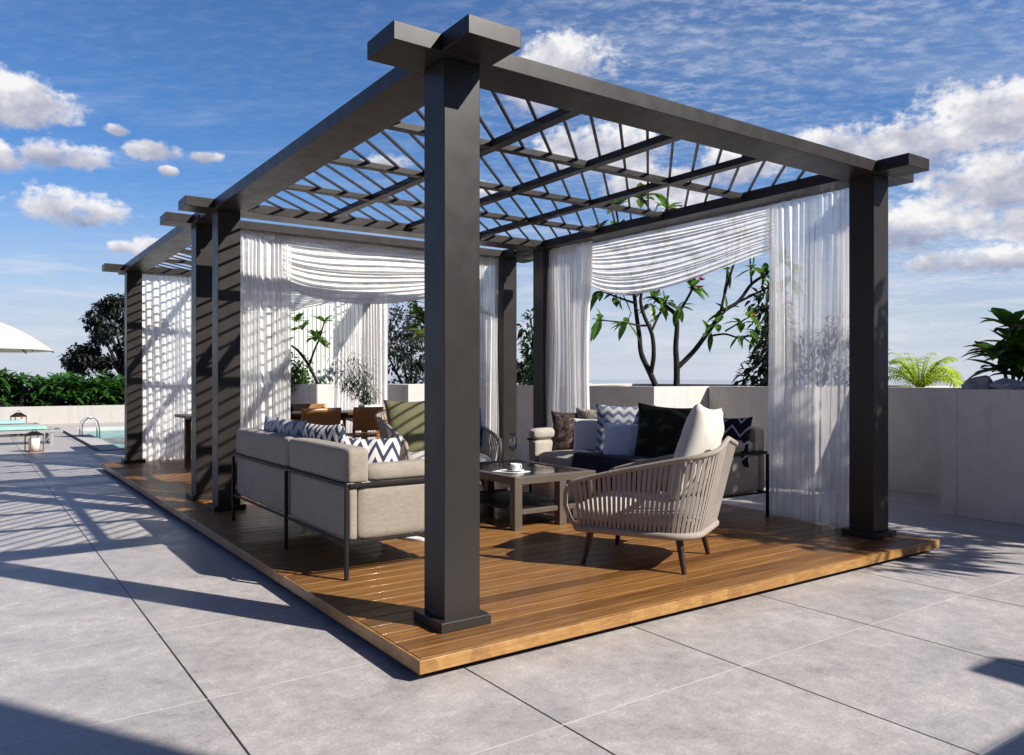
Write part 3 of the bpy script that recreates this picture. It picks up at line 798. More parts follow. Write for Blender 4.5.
def make_chair(label, loc, rz, group):
    r = thing('rope_armchair', label, 'armchair', loc, rz, group)
    base, top = chair_curves(); N = 96; ZB_ = .245
    bp = [Vector((*base(i/N), ZB_)) for i in range(N+1)]; tp = [Vector(top(i/N)) for i in range(N+1)]
    m = MB()
    m.tube(tp, .017, 8); m.tube(bp + [bp[0]], .024, 8)
    for k in (0, -1):                                    # rounded arm fronts
        a, c = tp[k], bp[k]; mid = (a+c)/2 + Vector((0, .055, 0))
        m.tube([a, a*.8+c*.2+Vector((0,.035,0)), mid, a*.2+c*.8+Vector((0,.035,0)), c], .017, 8)
    m.build('frame', M['rope'], r, smooth=True)
    m = MB(); n = 74
    for i in range(1, n):
        t = i/n; a = Vector((*base(t), ZB_)); c = Vector(top(t))
        tang = Vector((*base(min(1, t+.01)), 0)) - Vector((*base(max(0, t-.01)), 0)); 
        out = Vector((tang.y, -tang.x, 0)).normalized()
        mid = (a+c)/2 - out*.0
        for off in (.0,):
            m.bar(a+out*off, c+out*off, .0225, .006, out)
    m.build('rope_weave', M['rope'], r, bevel=.002)
    m = MB()                                             # seat deck
    pts = [(-.35,.37),(.35,.37),(.38,.10),(.38,-.24),(.26,-.42),(-.26,-.42),(-.38,-.24),(-.38,.10)]
    m.add([(x,y,.25) for x, y in pts]+[(x,y,.275) for x, y in pts], [tuple(range(8))[::-1], tuple(range(8,16))]+[(i,(i+1)%8,(i+1)%8+8,i+8) for i in range(8)])
    m.build('seat_deck', M['rope'], r, bevel=.008)
    soft_box('seat_cushion', M['grey_white'], r, (-.365,-.39,.278),(.365,.40,.40), .05, .03, 3)
    for x, y in ((-.285,-.31),(.285,-.31),(-.295,.285),(.295,.285)):
        m = MB(); m.tube([(x*1.16,y*1.16,0),(x,y,.25)], [.016,.027], 12); m.build('leg', M['legwood'], r, smooth=False, bevel=.002)
    return r
CHG = 'taupe rope armchairs around the coffee table'
chr1 = make_chair('taupe rope armchair in the foreground seen from behind with dark wooden legs', (2.24,.86,.1), rad(27.9), CHG)
hx, hy = -math.sin(rad(27.9)), math.cos(rad(27.9))       # its facing direction
pillow('big ivory cushion against the back of the foreground rope armchair', M['grey_white'],
       (2.235-hx*.30+.20, .845-hy*.30+.10, .84), rad(27.9), rad(14), .74, .68, .24, 31, roll=rad(5))
chr2 = copy_tree(chr1); chr2.location = (2.48, 4.22, .1); chr2.rotation_euler = (0, 0, rad(172)); chr2.scale = (1.22, 1.15, 1.12)
chr2['label'] = 'rope armchair behind the coffee table facing forward, half hidden by the near pillar'
pillow('big olive green cushion on the rear rope armchair', M['olive'], (2.28,4.40,.83), rad(178), rad(14), .62, .62, .20, 32)
pillow('blue cushion on the right of the rear rope armchair, just right of the near pillar', M['blue'], (2.84,4.24,.78), rad(150), rad(10), .44, .44, .18, 33, roll=rad(12))

# ------------------------------------------------------------------ coffee table
ct = thing('coffee_table', 'low square coffee table with dark glass top and taupe frame', 'table', (2.48, 2.76, .1))
hx_, hy_ = .44, .60
m = MB(); z0, z1 = .375, .44
m.box((-hx_,-hy_,z0),(hx_,-hy_+.075,z1)); m.box((-hx_,hy_-.075,z0),(hx_,hy_,z1))
m.box((-hx_,-hy_+.0755,z0),(-hx_+.075,hy_-.0755,z1)); m.box((hx_-.075,-hy_+.0755,z0),(hx_,hy_-.0755,z1))
m.build('top_frame', M['table_frame'], ct, bevel=.004)
m = MB(); m.box((-hx_+.0755,-hy_+.0755,.40),(hx_-.0755,hy_-.0755,.434)); m.build('glass_top', M['dark_top'], ct, bevel=.002)
for x in (-hx_+.04, .07, hx_-.04):
    for y in (-hy_+.04, hy_-.04):
        m = MB(); m.box((x-.038,y-.038,0),(x+.038,y+.038,.374)); m.build('leg', M['table_frame'], ct, bevel=.004)
m = MB()
for y in (-hy_+.04, hy_-.04):
    for xa, xb in ((-hx_+.0785,.0315),(.1085,hx_-.0785)):
        m = MB(); m.box((xa,y-.02,.125),(xb,y+.02,.165)); m.build('stretcher', M['table_frame'], ct, bevel=.003)
m = MB(); m.box((-hx_+.09,-hy_+.062,.128),(hx_-.09,hy_-.062,.146)); m.build('lower_shelf', M['frame'], ct, bevel=.003)

zt = .5345
cu = thing('teacup', 'white tea cup standing on a saucer on the coffee table', 'cup', (2.30, 2.52, zt+.011))
m = MB(); m.lathe([(.0,.0),(.024,.0),(.026,.006),(.040,.030),(.047,.062),(.0445,.062),(.038,.032),(.022,.010),(0,.009)], 24); m.build('bowl', M['ceramic'], cu, smooth=True)
m = MB(); m.tube([(.040,0,.048),(.060,0,.052),(.070,0,.036),(.060,0,.020),(.036,0,.020)], .0042, 8); hd = m.build('handle', M['ceramic'], cu, smooth=True)
m = MB(); m.lathe([(0,.0),(.03,.0),(.075,.013),(.078,.016),(.032,.006),(0,.0055)], 28)
tag(m.build('saucer', M['ceramic'], smooth=True, loc=(2.30,2.52,zt+.0045)), 'white saucer under the tea cup on the coffee table', 'saucer')
m = MB(); m.box((-.10,-.14,0),(.10,.14,.004))
nk = m.build('sunlit_patch', M['paper'], bevel=.001, loc=(2.28,2.56,zt)); nk.rotation_euler = (0,0,rad(22)); tag(nk, 'thin white sheet under the saucer, standing in for a sunlit patch', 'sunlit_patch')  # white sheet stands in for a patch of sunlight on the table top
gl = thing('wine_glass', 'clear stemmed wine glass standing on the coffee table', 'glass', (2.62, 3.02, zt))
m = MB(); m.lathe([(0,.0),(.034,.0),(.034,.003),(.008,.006),(.0042,.02),(.004,.095),(.010,.105),(.028,.125),(.037,.155),(.036,.19),(.030,.235),(.0285,.235),(.0345,.19),(.0355,.155),(.026,.127),(.006,.110),(0,.108)], 28)
m.build('bowl', M['glass'], gl, smooth=True); gl.scale = (1.2, 1.2, 1.25)

# slippers on the deck behind the front sofa arm
for i, (dx, dy, a) in enumerate(((1.20,2.36,20),(1.37,2.44,-8))):
    s_ = thing('slipper', ['white slipper on the deck beneath the grey sofa edge, left of its pair', 'white slipper on the deck beneath the grey sofa edge, right of its pair'][i], 'slipper', (dx,dy,.1), rad(a), 'pair of white slippers')
    m = MB(); N = 24
    out = [(.046*math.cos(2*PI*k/N)*(1+.12*math.sin(2*PI*k/N)), .13*math.sin(2*PI*k/N)) for k in range(N)]
    m.add([(x,y,.001) for x, y in out]+[(x,y,.02) for x, y in out], [tuple(range(N))[::-1], tuple(range(N,2*N))]+[(k,(k+1)%N,(k+1)%N+N,k+N) for k in range(N)])
    m.build('sole', M['white_cloth'], s_, bevel=.004)
    m = MB(); m.grid(12, 8, lambda u, v: (.049*math.cos(PI*u)*(1-.35*v*v), .02+.10*v, .018+.045*math.sin(PI*u)*(1-.45*v)))
    m.build('strap', M['white_cloth'], s_, smooth=True)

# ------------------------------------------------------------------ dining group
dt = thing('dining_table', 'long brown dining table under the rear pergola', 'table', (2.30, 8.35, .1))
m = MB(); m.box((-1.52,-.45,.71),(1.52,.45,.75)); m.build('tabletop', M['tabletop_wood'], dt, bevel=.005)
for sx in (-1, 1):
    for sy in (-1, 1):
        m = MB(); m.box((sx*1.36-.04,sy*.36-.04,0),(sx*1.36+.04,sy*.36+.04,.709)); m.build('leg', M['tabletop_wood'], dt, bevel=.004)
m = MB(); m.box((-1.319,-.38,.63),(1.319,-.34,.7085)); m.box((-1.319,.34,.63),(1.319,.38,.7085)); m.build('apron', M['tabletop_wood'], dt, bevel=.003)
def dining_chair(label, loc, rz):
    r = thing('dining_chair', label, 'chair', loc, rz, 'teak dining armchairs at the dining table')
    for x in (-.27, .27):
        m = MB(); m.bar((x,.24,0),(x,.22,.66),.042,.042,(0,1,0)); m.build('leg', M['teak'], r, bevel=.005)
        m = MB(); m.bar((x,-.27,0),(x,-.22,.44),.042,.042,(0,1,0)); m.bar((x,-.22,.4405),(x,-.27,.80),.04,.04,(0,1,0)); m.build('leg', M['teak'], r, bevel=.005)
        m = MB(); m.bar((x,-.255,.64),(x*1.02,.27,.675),.055,.028); m.build('armrest', M['teak'], r, bevel=.006)
    m = MB(); m.box((-.25,-.24,.40),(.25,.26,.44)); m.build('seat', M['teak'], r, bevel=.006)
    m = MB()
    m.grid(16, 8, lambda u, v: (-.30+.60*u, -.245-.05*v-.05*(1-(2*u-1)**2), .50+.24*v+.10*v))
    o = m.build('backrest', M['teak'], r, smooth=True)
    s = o.modifiers.new('solid', 'SOLIDIFY'); s.thickness = .026
    return r
dc = dining_chair('teak dining armchair nearer the left drape at the dining table', (2.42, 7.72, .1), rad(4))
for lab, loc, rz in (('teak dining armchair in front of the bamboo pot at the dining table', (3.24, 7.70, .1), rad(-5)),
                     ('teak dining armchair hidden behind the left drape at the dining table', (1.45, 7.74, .1), rad(2))):
    c = copy_tree(dc); c.location = loc; c.rotation_euler = (0, 0, rz); c['label'] = lab
for x, rz, lab in ((1.5, 184, 'teak dining armchair on the far side left of the dining table'), (2.9, 176, 'teak dining armchair on the far side right of the dining table')):
    c = copy_tree(dc); c.location = (x, 9.0, .1); c.rotation_euler = (0, 0, rad(rz)); c['label'] = lab

# bamboo in a white trough on the table
bp_ = thing('bamboo_pot', 'feathery bamboo plant in a low white pot on the dining table', 'plant', (3.50, 8.12, .8505))
m = MB(); m.add([(-.14,-.10,0),(.14,-.10,0),(.14,.10,0),(-.14,.10,0),(-.155,-.115,.10),(.155,-.115,.10),(.155,.115,.10),(-.155,.115,.10),(-.135,-.095,.10),(.135,-.095,.10),(.135,.095,.10),(-.135,.095,.10),(-.13,-.09,.06),(.13,-.09,.06),(.13,.09,.06),(-.13,.09,.06)],
  [(3,2,1,0)]+[(i,(i+1)%4,(i+1)%4+4,i+4) for i in range(4)]+[(i+4,(i+1)%4+4,(i+1)%4+8,i+8) for i in range(4)]+[(i+8,(i+1)%4+8,(i+1)%4+12,i+12) for i in range(4)])
m.build('pot', M['ceramic'], bp_, bevel=.004)
m = MB(); m.box((-.129,-.089,.06),(.129,.089,.075)); m.build('soil', M['soil'], bp_)
random.seed(40); st = MB(); lf = MB()
for k in range(24):
    a = rnd(0, 6.28); lean = rnd(.0, .85); L = rnd(.5, 1.05)
    p0 = Vector((rnd(-.09,.09), rnd(-.06,.06), .07)); dr = Vector((-lean + .25*math.cos(a), .25*math.sin(a), 1)).normalized()
    pts = [p0 + dr*(L*t) + Vector((-.12*t*t*L, 0, -.10*t*t*L)) for t in (0, .25, .5, .75, 1)]
    st.tube(pts, [.004, .0035, .003, .0025, .0015], 5)
    for i in range(26):
        t = rnd(.22, 1); q = pts[0].lerp(pts[-1], t); i0 = min(3, int(t*4)); q = pts[i0].lerp(pts[i0+1], t*4-i0)
        d = rvec(); d.z = d.z*.4-.1; q2 = q + d*rnd(.02,.06)
        lf.leaf(q2, d, Vector((rnd(-.5,.5), rnd(-.5,.5), 1)), rnd(.09,.15), rnd(.014,.022), .4, .2, 2)
st.build('stem', M['leaf_dark'], bp_, smooth=True); lf.build('foliage', M['leaf_dark'], bp_)
m = MB(); m.box((-.15,-.10,0),(.15,.10,.022)); m.box((-.14,-.095,.0225),(.13,.09,.04)); bk_ = m.build('book', M['paper'], bevel=.003, loc=(2.72,8.10,.8505)); tag(bk_, 'two pale closed books stacked flat on the dining table', 'book')
m = MB(); m.lathe([(0,0),(.04,0),(.075,.04),(.085,.09),(.06,.13),(.035,.15),(.04,.17),(.032,.17),(.028,.15),(0,.14)], 20)
tag(m.build('vase', M['frame'], smooth=True, loc=(2.17,8.05,.8505)), 'small round black vase on the dining table beside the left drape', 'vase')

# ------------------------------------------------------------------ pool side things
ld = thing('pool_ladder', 'chrome pool ladder with two curved handrails at the pool edge', 'ladder', (.72, 17.8, .014)); ld.scale = (.8, .9, .85)
for y in (-.25, .25):
    m = MB(); pts = [(-.20,y,0),(-.20,y,.26),(-.16,y,.40),(-.05,y,.49),(.10,y,.49),(.20,y,.40),(.25,y,.20),(.26,y,-.30)]
    m.tube(pts, .017, 10); m.build('handrail', M['chrome'], ld, smooth=True)
for z in (-.12, -.02):
    m = MB(); m.bar((.26,-.25,z-.12),(.26,.25,z-.12),.07,.02); m.build('rung', M['chrome'], ld, bevel=.004)

def lounger(label, loc, rz):
    r = thing('sun_lounger', label, 'sun lounger', loc, rz, 'mint green sun loungers by the pool')
    m = MB(); m.box((-1.0,-.34,.24),(1.0,-.30,.30)); m.box((-1.0,.30,.24),(1.0,.34,.30)); m.box((.95,-.2995,.24),(1.0,.2995,.30)); m.box((-1.0,-.2995,.24),(-.95,.2995,.30))
    m.build('frame', M['light_metal'], r, bevel=.004)
    m = MB()
    for i in range(15): m.box((-.93+i*.125,-.299,.265),(-.93+i*.125+.09,.299,.285))
    m.build('slat_bed', M['light_metal'], r)
    for x in (-.9, .8):
        for y in (-.30, .30):
            m = MB(); m.box((x-.03,y-.025,0),(x+.03,y+.025,.239)); m.build('leg', M['light_metal'], r, bevel=.003)
    soft_box('mattress', M['mint'], r, (-.35,-.31,.302),(.72,.31,.37), .03, .008, 2)
    m = MB(); m.grid(1, 1, lambda u, v: (-.36-.55*u, -.30+.6*v, .33+.36*u))
    o = soft_box('backrest', M['mint'], r, (-.98,-.31,.32),(-.36,.31,.385), .03, .008, 4)
    return r
lounger('mint green sun lounger in front, beside the larger lantern', (-1.02, 15.9, 0), rad(4))
lounger('mint green sun lounger further back, near the low wall', (-1.25, 18.6, 0), rad(2))
def lantern(label, loc, h, w):
    r = thing('lantern', label, 'lantern', loc, rad(20), 'dark framed candle lanterns by the loungers')
    k = w/2
    m = MB(); m.box((-k-.01,-k-.01,0),(k+.01,k+.01,.02)); m.build('base', M['terracotta'], r, bevel=.003)
    m = MB()
    for x in (-k, k):
        for y in (-k, k): m.box((x-.008,y-.008,.0205),(x+.008,y+.008,h*.72))
    m.box((-k-.012,-k-.012,h*.7205),(k+.012,k+.012,h*.75)); m.build('frame', M['terracotta'], r)
    m = MB(); c = k+.02; e = k*.35
    m.add([(-c,-c,h*.7505),(c,-c,h*.7505),(c,c,h*.7505),(-c,c,h*.7505),(-e,-e,h*.9),(e,-e,h*.9),(e,e,h*.9),(-e,e,h*.9)], [(3,2,1,0),(4,5,6,7)]+[(i,(i+1)%4,(i+1)%4+4,i+4) for i in range(4)])
    m.tube([(-.035,0,h*.9),(-.03,0,h*.97),(0,0,h),(.03,0,h*.97),(.035,0,h*.9)], .006, 6); m.build('lid', M['frame'], r, bevel=.002)
    m = MB(); m.lathe([(0,.0205),(k*.84,.0205),(k*.84,h*.60),(k*.76,h*.62),(0,h*.61)], 20); m.build('candle', M['candle'], r, smooth=True)
lantern('larger dark lantern with a white candle on the terrace in front of the lounger', (-.62, 13.85, 0), .42, .22)
lantern('smaller dark lantern with a candle beside the further lounger', (-.62, 19.2, 0), .60, .24)

ps = thing('parasol', 'cream canvas parasol standing over the sun loungers at the left edge', 'parasol', (-1.62, 19.0, 0))
m = MB(); m.tube([(0,0,.05),(0,0,2.75)], .03, 12); m.build('pole', M['frame'], ps, smooth=True)
m = MB(); m.lathe([(0,0),(.32,0),(.32,.05),(.05,.075),(.045,.16),(0,.16)], 28); m.build('base', M['rock'], ps)
def can(u, v):
    a = 2*PI*u; sec = (a*8/(2*PI)) % 1; rr = v*1.72*(1-.045*math.sin(PI*sec)*v)
    return (rr*math.cos(a), rr*math.sin(a), 2.82-.80*v**1.75-.035*math.sin(PI*sec)*v*(1-v)*2)
m = MB(); m.grid(64, 12, can); cn = m.build('canopy', M['canvas'], ps, smooth=True); s = cn.modifiers.new('solid', 'SOLIDIFY'); s.thickness = .02
for k in range(8):
    a = 2*PI*k/8; m = MB(); pts = [can(k/8, v) for v in (.05,.35,.7,1.0)]; m.tube([(x,y,z-.03) for x, y, z in pts], .011, 6); m.build('rib', M['frame'], ps, smooth=True)

# ------------------------------------------------------------------ plants
def limb(m, pts, r0, r1, n=8, jitter=.0):
    pts = [Vector(p) for p in pts]
    fine = []
    for i in range(len(pts)-1):                      # Catmull-Rom through the joints
        p0 = pts[max(0,i-1)]; p1 = pts[i]; p2 = pts[i+1]; p3 = pts[min(len(pts)-1,i+2)]
        for k in range(5):
            t = k/5; fine.append(.5*((2*p1)+(p2-p0)*t+(2*p0-5*p1+4*p2-p3)*t*t+(3*p1-p0-3*p2+p3)*t**3))
    fine.append(pts[-1]); L = len(fine)
    rs = [(r0+(r1-r0)*i/(L-1))*(1+.08*mnoise.noise((i*.9, r0*99, 0))) for i in range(L)]
    m.tube(fine, rs, n); return fine
R3 = Vector((RGT[0], RGT[1], 0)); F3 = Vector((FWD[0], FWD[1], 0))

def whorl(lf, tip, dirv, n, L, W, spread=1.0, droop=.35):
    dirv = Vector(dirv).normalized()
    a0 = rnd(0, 6.28); s = dirv.cross(Vector((.2,.9,.3))).normalized(); q = dirv.cross(s)
    for i in range(n):
        a = a0+i*2.4; d = (s*math.cos(a)+q*math.sin(a))*spread + dirv*rnd(.15,.8)
        ll = L*rnd(.65,1.1)
        lf.leaf(Vector(tip)-dirv*rnd(0,.05), d, Vector((0,0,1)) if abs(d.normalized().z) < .9 else R3, ll, W*rnd(.8,1.15)*ll/L, rnd(.1,.55)*droop*2, .3, 4)

# frangipani trees: joints in metres (right along the view, up, away) about the trunk foot
def frangipani(label, foot, limbs, tips, name='frangipani_tree', flowers=(), trunk_r=.062, group='frangipani trees in the planter', extra=()):
    r = thing(name, label, 'tree', foot, 0, group)
    tr = MB(); lf = MB(); yl = MB()
    for pts, r0, r1 in limbs:
        limb(tr, [R3*p[0]+Vector((0,0,p[1]))+F3*(p[2] if len(p) > 2 else 0) for p in pts], r0*.82, r1*.82, 9)
    more = []
    for pts, r0, r1 in limbs:
        if r1 < .021 and len(pts) > 2: more.append((pts[-2], (rnd(-.8,.8), rnd(-.3,.6)), 3, .27))
    for p, d, n, L in list(tips)+more:
        q = R3*p[0]+Vector((0,0,p[1]))+F3*(p[2] if len(p) > 2 else 0)
        whorl(lf, q, R3*d[0]+Vector((0,0,d[1]))+F3*rnd(-.3,.3), n+2, L, L*.38)
        if rnd(0,1) < .35: whorl(yl, q, R3*d[0]+Vector((0,0,d[1])), 1, L*.7, L*.25)
    tr.build('trunk', M['bark_dark'], r, smooth=True); lf.build('foliage', M['leaf_plum'], r)
    if yl.v: yl.build('yellowed_leaf', M['leaf_yellow'], r)
    for p in flowers:
        f = MB(); q = R3*p[0]+Vector((0,0,p[1]))
        for k in range(16):
            c0 = q + rvec()*.11
            for a in range(5): f.leaf(c0, (math.cos(a*1.257), math.sin(a*1.257), .5), (0,0,1), .075, .05, .1, .2, 2)
        f.build('flower_cluster', M['flower'], r)
    return r
random.seed(51)
frangipani('left frangipani tree with a slim forked trunk behind the pale sofa', (6.36, 4.78, 1.18), [
    ([(0,0),(-.10,.24),(-.22,.52,.05),(-.25,.78,.05),(-.285,1.09,.1),(-.32,1.40,.1),(-.42,1.9,.0),(-.55,2.25,-.1)], .055, .022),
    ([(-.10,.24),(-.075,.50,-.1),(-.10,.80,-.1),(-.22,1.09,-.1),(-.25,1.36,-.1),(-.10,1.85,-.2),(.05,2.2,-.2)], .042, .020),
    ([(-.10,.93),(-.28,.92,-.1),(-.48,.95,-.2),(-.85,.99,-.2)], .022, .010), ([(-.10,.86,-.1),(.04,1.12,0),(.14,1.28,.1)], .024, .012),
    ([(-.3,1.25,.1),(-.55,1.35,.2),(-.78,1.44,.2)], .022, .012),([(-.42,1.9),(-.70,2.1,.2),(-.85,2.35,.2)], .022, .014), ([(-.55,2.25,-.1),(-.6,2.62,0)], .022, .014), ([(.05,2.2,-.2),(-.1,2.45,-.2),(-.25,2.72,-.1)], .02, .013), ([(.05,2.2,-.2),(.12,2.58,-.1)], .02, .013), ([(-.10,1.85,-.2),(.15,2.1,.1)], .02, .012)],
    [((-.60,2.62,0),(-.3,1),8,.36),((-.25,2.72,-.1),(.2,1),9,.38),((.12,2.58,-.1),(.3,1),8,.36),((-.85,.99,-.2),(-1,-.1),5,.34),((-.48,.95,-.2),(-.3,-.9),2,.34),((.14,1.28,.1),(.6,.4),4,.26),((-.78,1.44,.2),(-1,.2),6,.34),((-.5,1.40,.2),(-.4,-.5),4,.3),((-.1,1.2),(0,-.3),4,.26),
     ((-.55,2.25,-.1),(-.3,1),7,.36),((.05,2.2,-.2),(.2,1),7,.36),((-.85,2.35,.2),(-.6,1),7,.34),((.15,2.1,.1),(.6,.8),6,.32),((-.3,1.38,.1),(-.2,.6),4,.28),((.0,1.36,.1),(.4,.3),4,.28)])
frangipani('right frangipani tree with a long leaning limb and a pink flower cluster', (6.58, 4.63, 1.18), [
    ([(0,0),(.005,.33),(-.01,.62),(0,1.04),(-.15,1.22,.1),(-.32,1.36,.1),(-.4,1.7,.1)], .060, .020),
    ([(0,1.04),(.09,1.20),(.24,1.50),(.3,1.9,.1)], .028, .016),
    ([(.012,.33),(.25,.57),(.48,.88),(.67,1.13),(.88,1.27),(1.06,1.51),(1.27,1.66),(1.5,1.85)], .046, .020),
    ([(.62,1.10),(.72,1.43,.1),(.81,1.72,.1),(.9,2.1,.1),(.8,2.45,.0)], .026, .016),([(.72,1.43,.1),(.80,1.75,.3),(.78,2.3,.3)], .02, .014),
    ([(.88,1.26),(1.30,1.47,-.1),(1.6,1.6,-.1)], .022, .014),
    ([(.48,.78,0),(.66,.80,-.1),(.87,.75,-.1),(1.13,.82,-.1),(1.3,.95,-.1)], .020, .010),([(.66,.84,-.1),(.86,.97,-.2),(1.0,1.05,-.2)], .016, .009),
    ([(1.06,1.51),(1.08,1.75,.1),(1.05,2.2,.1)], .02, .012)],
    [((.24,1.48),(.5,.4),5,.30),((-.4,1.7,.1),(0,1),7,.34),((.3,1.9,.1),(.2,1),7,.34),((.55,.97),(-.4,.3),5,.28),((.45,.83),(-.6,0),3,.26),((.87,.75,-.1),(.2,-.3),3,.24),((1.0,1.05,-.2),(.6,.3),5,.26),
     ((1.3,.95,-.1),(.8,-.2),6,.26),((1.02,.80,-.1),(.1,-1),2,.28),((1.27,1.66),(.5,.6),5,.3),((1.5,1.85),(.8,.6),8,.32),((1.6,1.6,-.1),(.8,.1),7,.3),((.8,2.45),(0,1),8,.36),((.78,2.3,.3),(-.3,1),7,.34),((1.05,2.2,.1),(.1,1),8,.34),((.05,1.18),(.3,-.2),4,.26),((-.2,1.30,.1),(-.3,-.4),4,.26),((.68,1.15),(-.1,.3),2,.3)],
    flowers=((.27,1.52),))

def clump_plant(name, label, cat, foot, clumps, leafn, L, W, mat, barkm, stems, droop=.3, group=None, seed=0, seg=3, lumpy=0):
    """woody plant: stems, then leaves spread through uneven clumps (centre, radii)"""
    random.seed(seed); r = thing(name, label, cat, foot, 0, group)
    tr = MB(); lf = MB()
    for pts, r0, r1 in stems: limb(tr, pts, r0, r1, 8)
    tr.build('trunk', barkm, r, smooth=True)
    tot = sum(c[1]**2 for c in clumps)
    for c in clumps:
        cc = Vector(c[0]); R_ = c[1]; fl = c[2] if len(c) > 2 else .8
        for i in range(int(leafn*R_*R_/tot)):
            d = rvec(); rr = R_*rnd(.35, 1)**.5*(1+.25*mnoise.noise(d*2.3+cc))
            q = cc + Vector((d.x*rr, d.y*rr, d.z*rr*fl))
            dd = (d + rvec()*.9); dd.z -= .15
            lf.leaf(q, dd, rvec()*.6+Vector((0,0,1)), L*rnd(.7,1.2), W*rnd(.7,1.2), droop, .25, seg)
    lf.build('crown', mat, r); return r

# column shrubs left and right of the frangipanis
clump_plant('column_shrub', 'narrow dark green shrub seen between the two rear pillars', 'shrub', (6.12,7.45,1.18),
    [((.0,.0,z),.20+.05*math.sin(z*7)) for z in (.25,.45,.65,.85,1.05)]+[((.05,.05,.3),.3),((-.12,.05,.12),.22),((.0,.0,1.25),.1),((.08,-.05,.75),.25)], 520, .15, .05, M['leaf_dark'], M['bark_dark'], [([(0,0,0),(.02,0,.6),(0,.02,1.2)], .02, .008)], seed=61)
clump_plant('column_shrub', 'tall dense shrub beside the right drape, behind the frangipani', 'shrub', (8.05,4.20,1.18),
    [((rnd(-.1,.1),rnd(-.1,.1),z),.27) for z in (.3,.55,.8,1.05,1.3)]+[((-.1,.1,.22),.3),((.1,-.1,.5),.34),((.05,0,1.45),.16)], 900, .16, .05, M['leaf_dark'], M['bark_dark'], [([(0,0,0),(.02,0,.7),(0,.02,1.4)], .025, .01)], seed=62)
for i, (p, s_) in enumerate((((8.25,3.45),.50),((7.75,3.70),.36))):
    random.seed(70+i)
    cl = [((rnd(-.45,.45)*s_/.5,rnd(-.45,.45)*s_/.5,rnd(.1,.95)*s_/.5),rnd(.18,.3)*s_/.5) for _ in range(14)]
    clump_plant('grey_shrub', ['airy grey green shrub seen through the right front drape', 'small grey green shrub left of the airy one behind the right drape'][i], 'shrub', (*p,1.18), cl, 900, .09, .035, M['leaf_grey'], M['bark'],
        [([(0,0,0),(rnd(-.1,.1),rnd(-.1,.1),.4*s_/.5),(rnd(-.4,.4)*s_/.5,rnd(-.4,.4)*s_/.5,.9*s_/.5)], .012, .004) for _ in range(7)], seed=72+i)

# lime palm on the set back planter
random.seed(81); pl_ = thing('lime_palm', 'bright lime green palm fronds rising over the set back planter', 'palm', (8.56, 2.22, 1.20))
lf = MB(); st = MB()
for k in range(40):
    a = k*2.4+rnd(-.2,.2); up = rnd(.5,2.2); L = rnd(.7,.92)
    d = Vector((math.cos(a), math.sin(a), up)).normalized()
    pts = [Vector((0,0,.02)) + d*(L*t) + Vector((0,0,-.50*L*t*t*t*(1.5-up*.35))) for t in [i/14 for i in range(15)]]
    st.tube(pts, [.010*(1-.8*i/14) for i in range(15)], 5)
    for i in range(2, 15):
        tg = (pts[i]-pts[i-1]).normalized(); sd_ = tg.cross(Vector((0,0,1))).normalized()
        ll = .22*math.sin(PI*(.15+.8*i/14))
        for s in (-1, 1): lf.leaf(pts[i], sd_*s+tg*.75+Vector((0,0,-.1)), Vector((0,0,1)), ll, .026, .35, .2, 2)
st.build('stalk', M['leaf_lime'], pl_, smooth=True); lf.build('foliage', M['leaf_lime'], pl_)

# big leaved plant on the near planter
random.seed(91); bl = thing('big_leaf_plant', 'dark glossy big leaved plant above the rocks at the right edge', 'plant', (6.98, .46, 1.20))
lf = MB(); st = MB()
stems = [((-.12,.08,.34),.0),((.05,.05,.56),0),((.10,-.18,.50),0),((.25,.1,.42),0),((-.05,-.1,.26),0),((.02,.16,.34),0),((.3,-.3,.46),0),((.45,-.1,.50),0),((-.02,-.30,.44),0)]
for (x,y,z),_ in stems:
    pts = [(x*.2,y*.2,0),(x*.6,y*.6,z*.55),(x,y,z)]; limb(st, pts, .013, .007, 6)
    whorl(lf, (x,y,z), Vector((x*.6,y*.6,.8)), 12, .35, .15, 1.0, .42)
    whorl(lf, (x*.7,y*.7,z*.6), Vector((x,y,.5)), 8, .32, .13, 1.1, .42)
bl.scale = (1.08, 1.08, 1.25); st.build('stem', M['leaf_dark'], bl, smooth=True); lf.build('foliage', M['leaf'], bl)

def rock(label, loc, s, seed):
    bm = bmesh.new(); bmesh.ops.create_icosphere(bm, subdivisions=4, radius=1)
    random.seed(seed); pl = [(rvec(), rnd(.55,.85)) for _ in range(16)]
    for v in bm.verts:
        d = v.co.normalized(); rr = 1.0
        for n_, q in pl:
            k = d.dot(n_)
            if k > .02: rr = min(rr, q/k)
        rr *= 1+.05*mnoise.noise(d*3+n_)
        v.co = Vector((d.x*rr*s[0], d.y*rr*s[1], d.z*rr*s[2]))
    me = bpy.data.meshes.new('rock'); bm.to_mesh(me); bm.free(); me.materials.append(M['rock'])
    o = bpy.data.objects.new('rock', me); COL.objects.link(o); o.location = loc
    return tag(o, label, 'rock', 'rocks on the near planter')
rock('grey faceted rock left of the big leaved plant on the near planter', (6.74,.70,1.27), (.16,.15,.14), 3)
rock('wide pale grey rock in front of the big leaved plant at the right edge', (6.70,.36,1.25), (.18,.22,.12), 4)
random.seed(95); m = MB()
sc_ = thing('succulent', 'small dark spiky succulent beside the faceted rock', 'plant', (6.56, .78, 1.20))
for k in range(26):
    a = k*2.4; m.leaf((0,0,.0), (math.cos(a), math.sin(a), rnd(.3,1.4)), (0,0,1), rnd(.07,.13), .022, .15, .3, 3)
m.build('rosette', M['leaf_dark'], sc_)

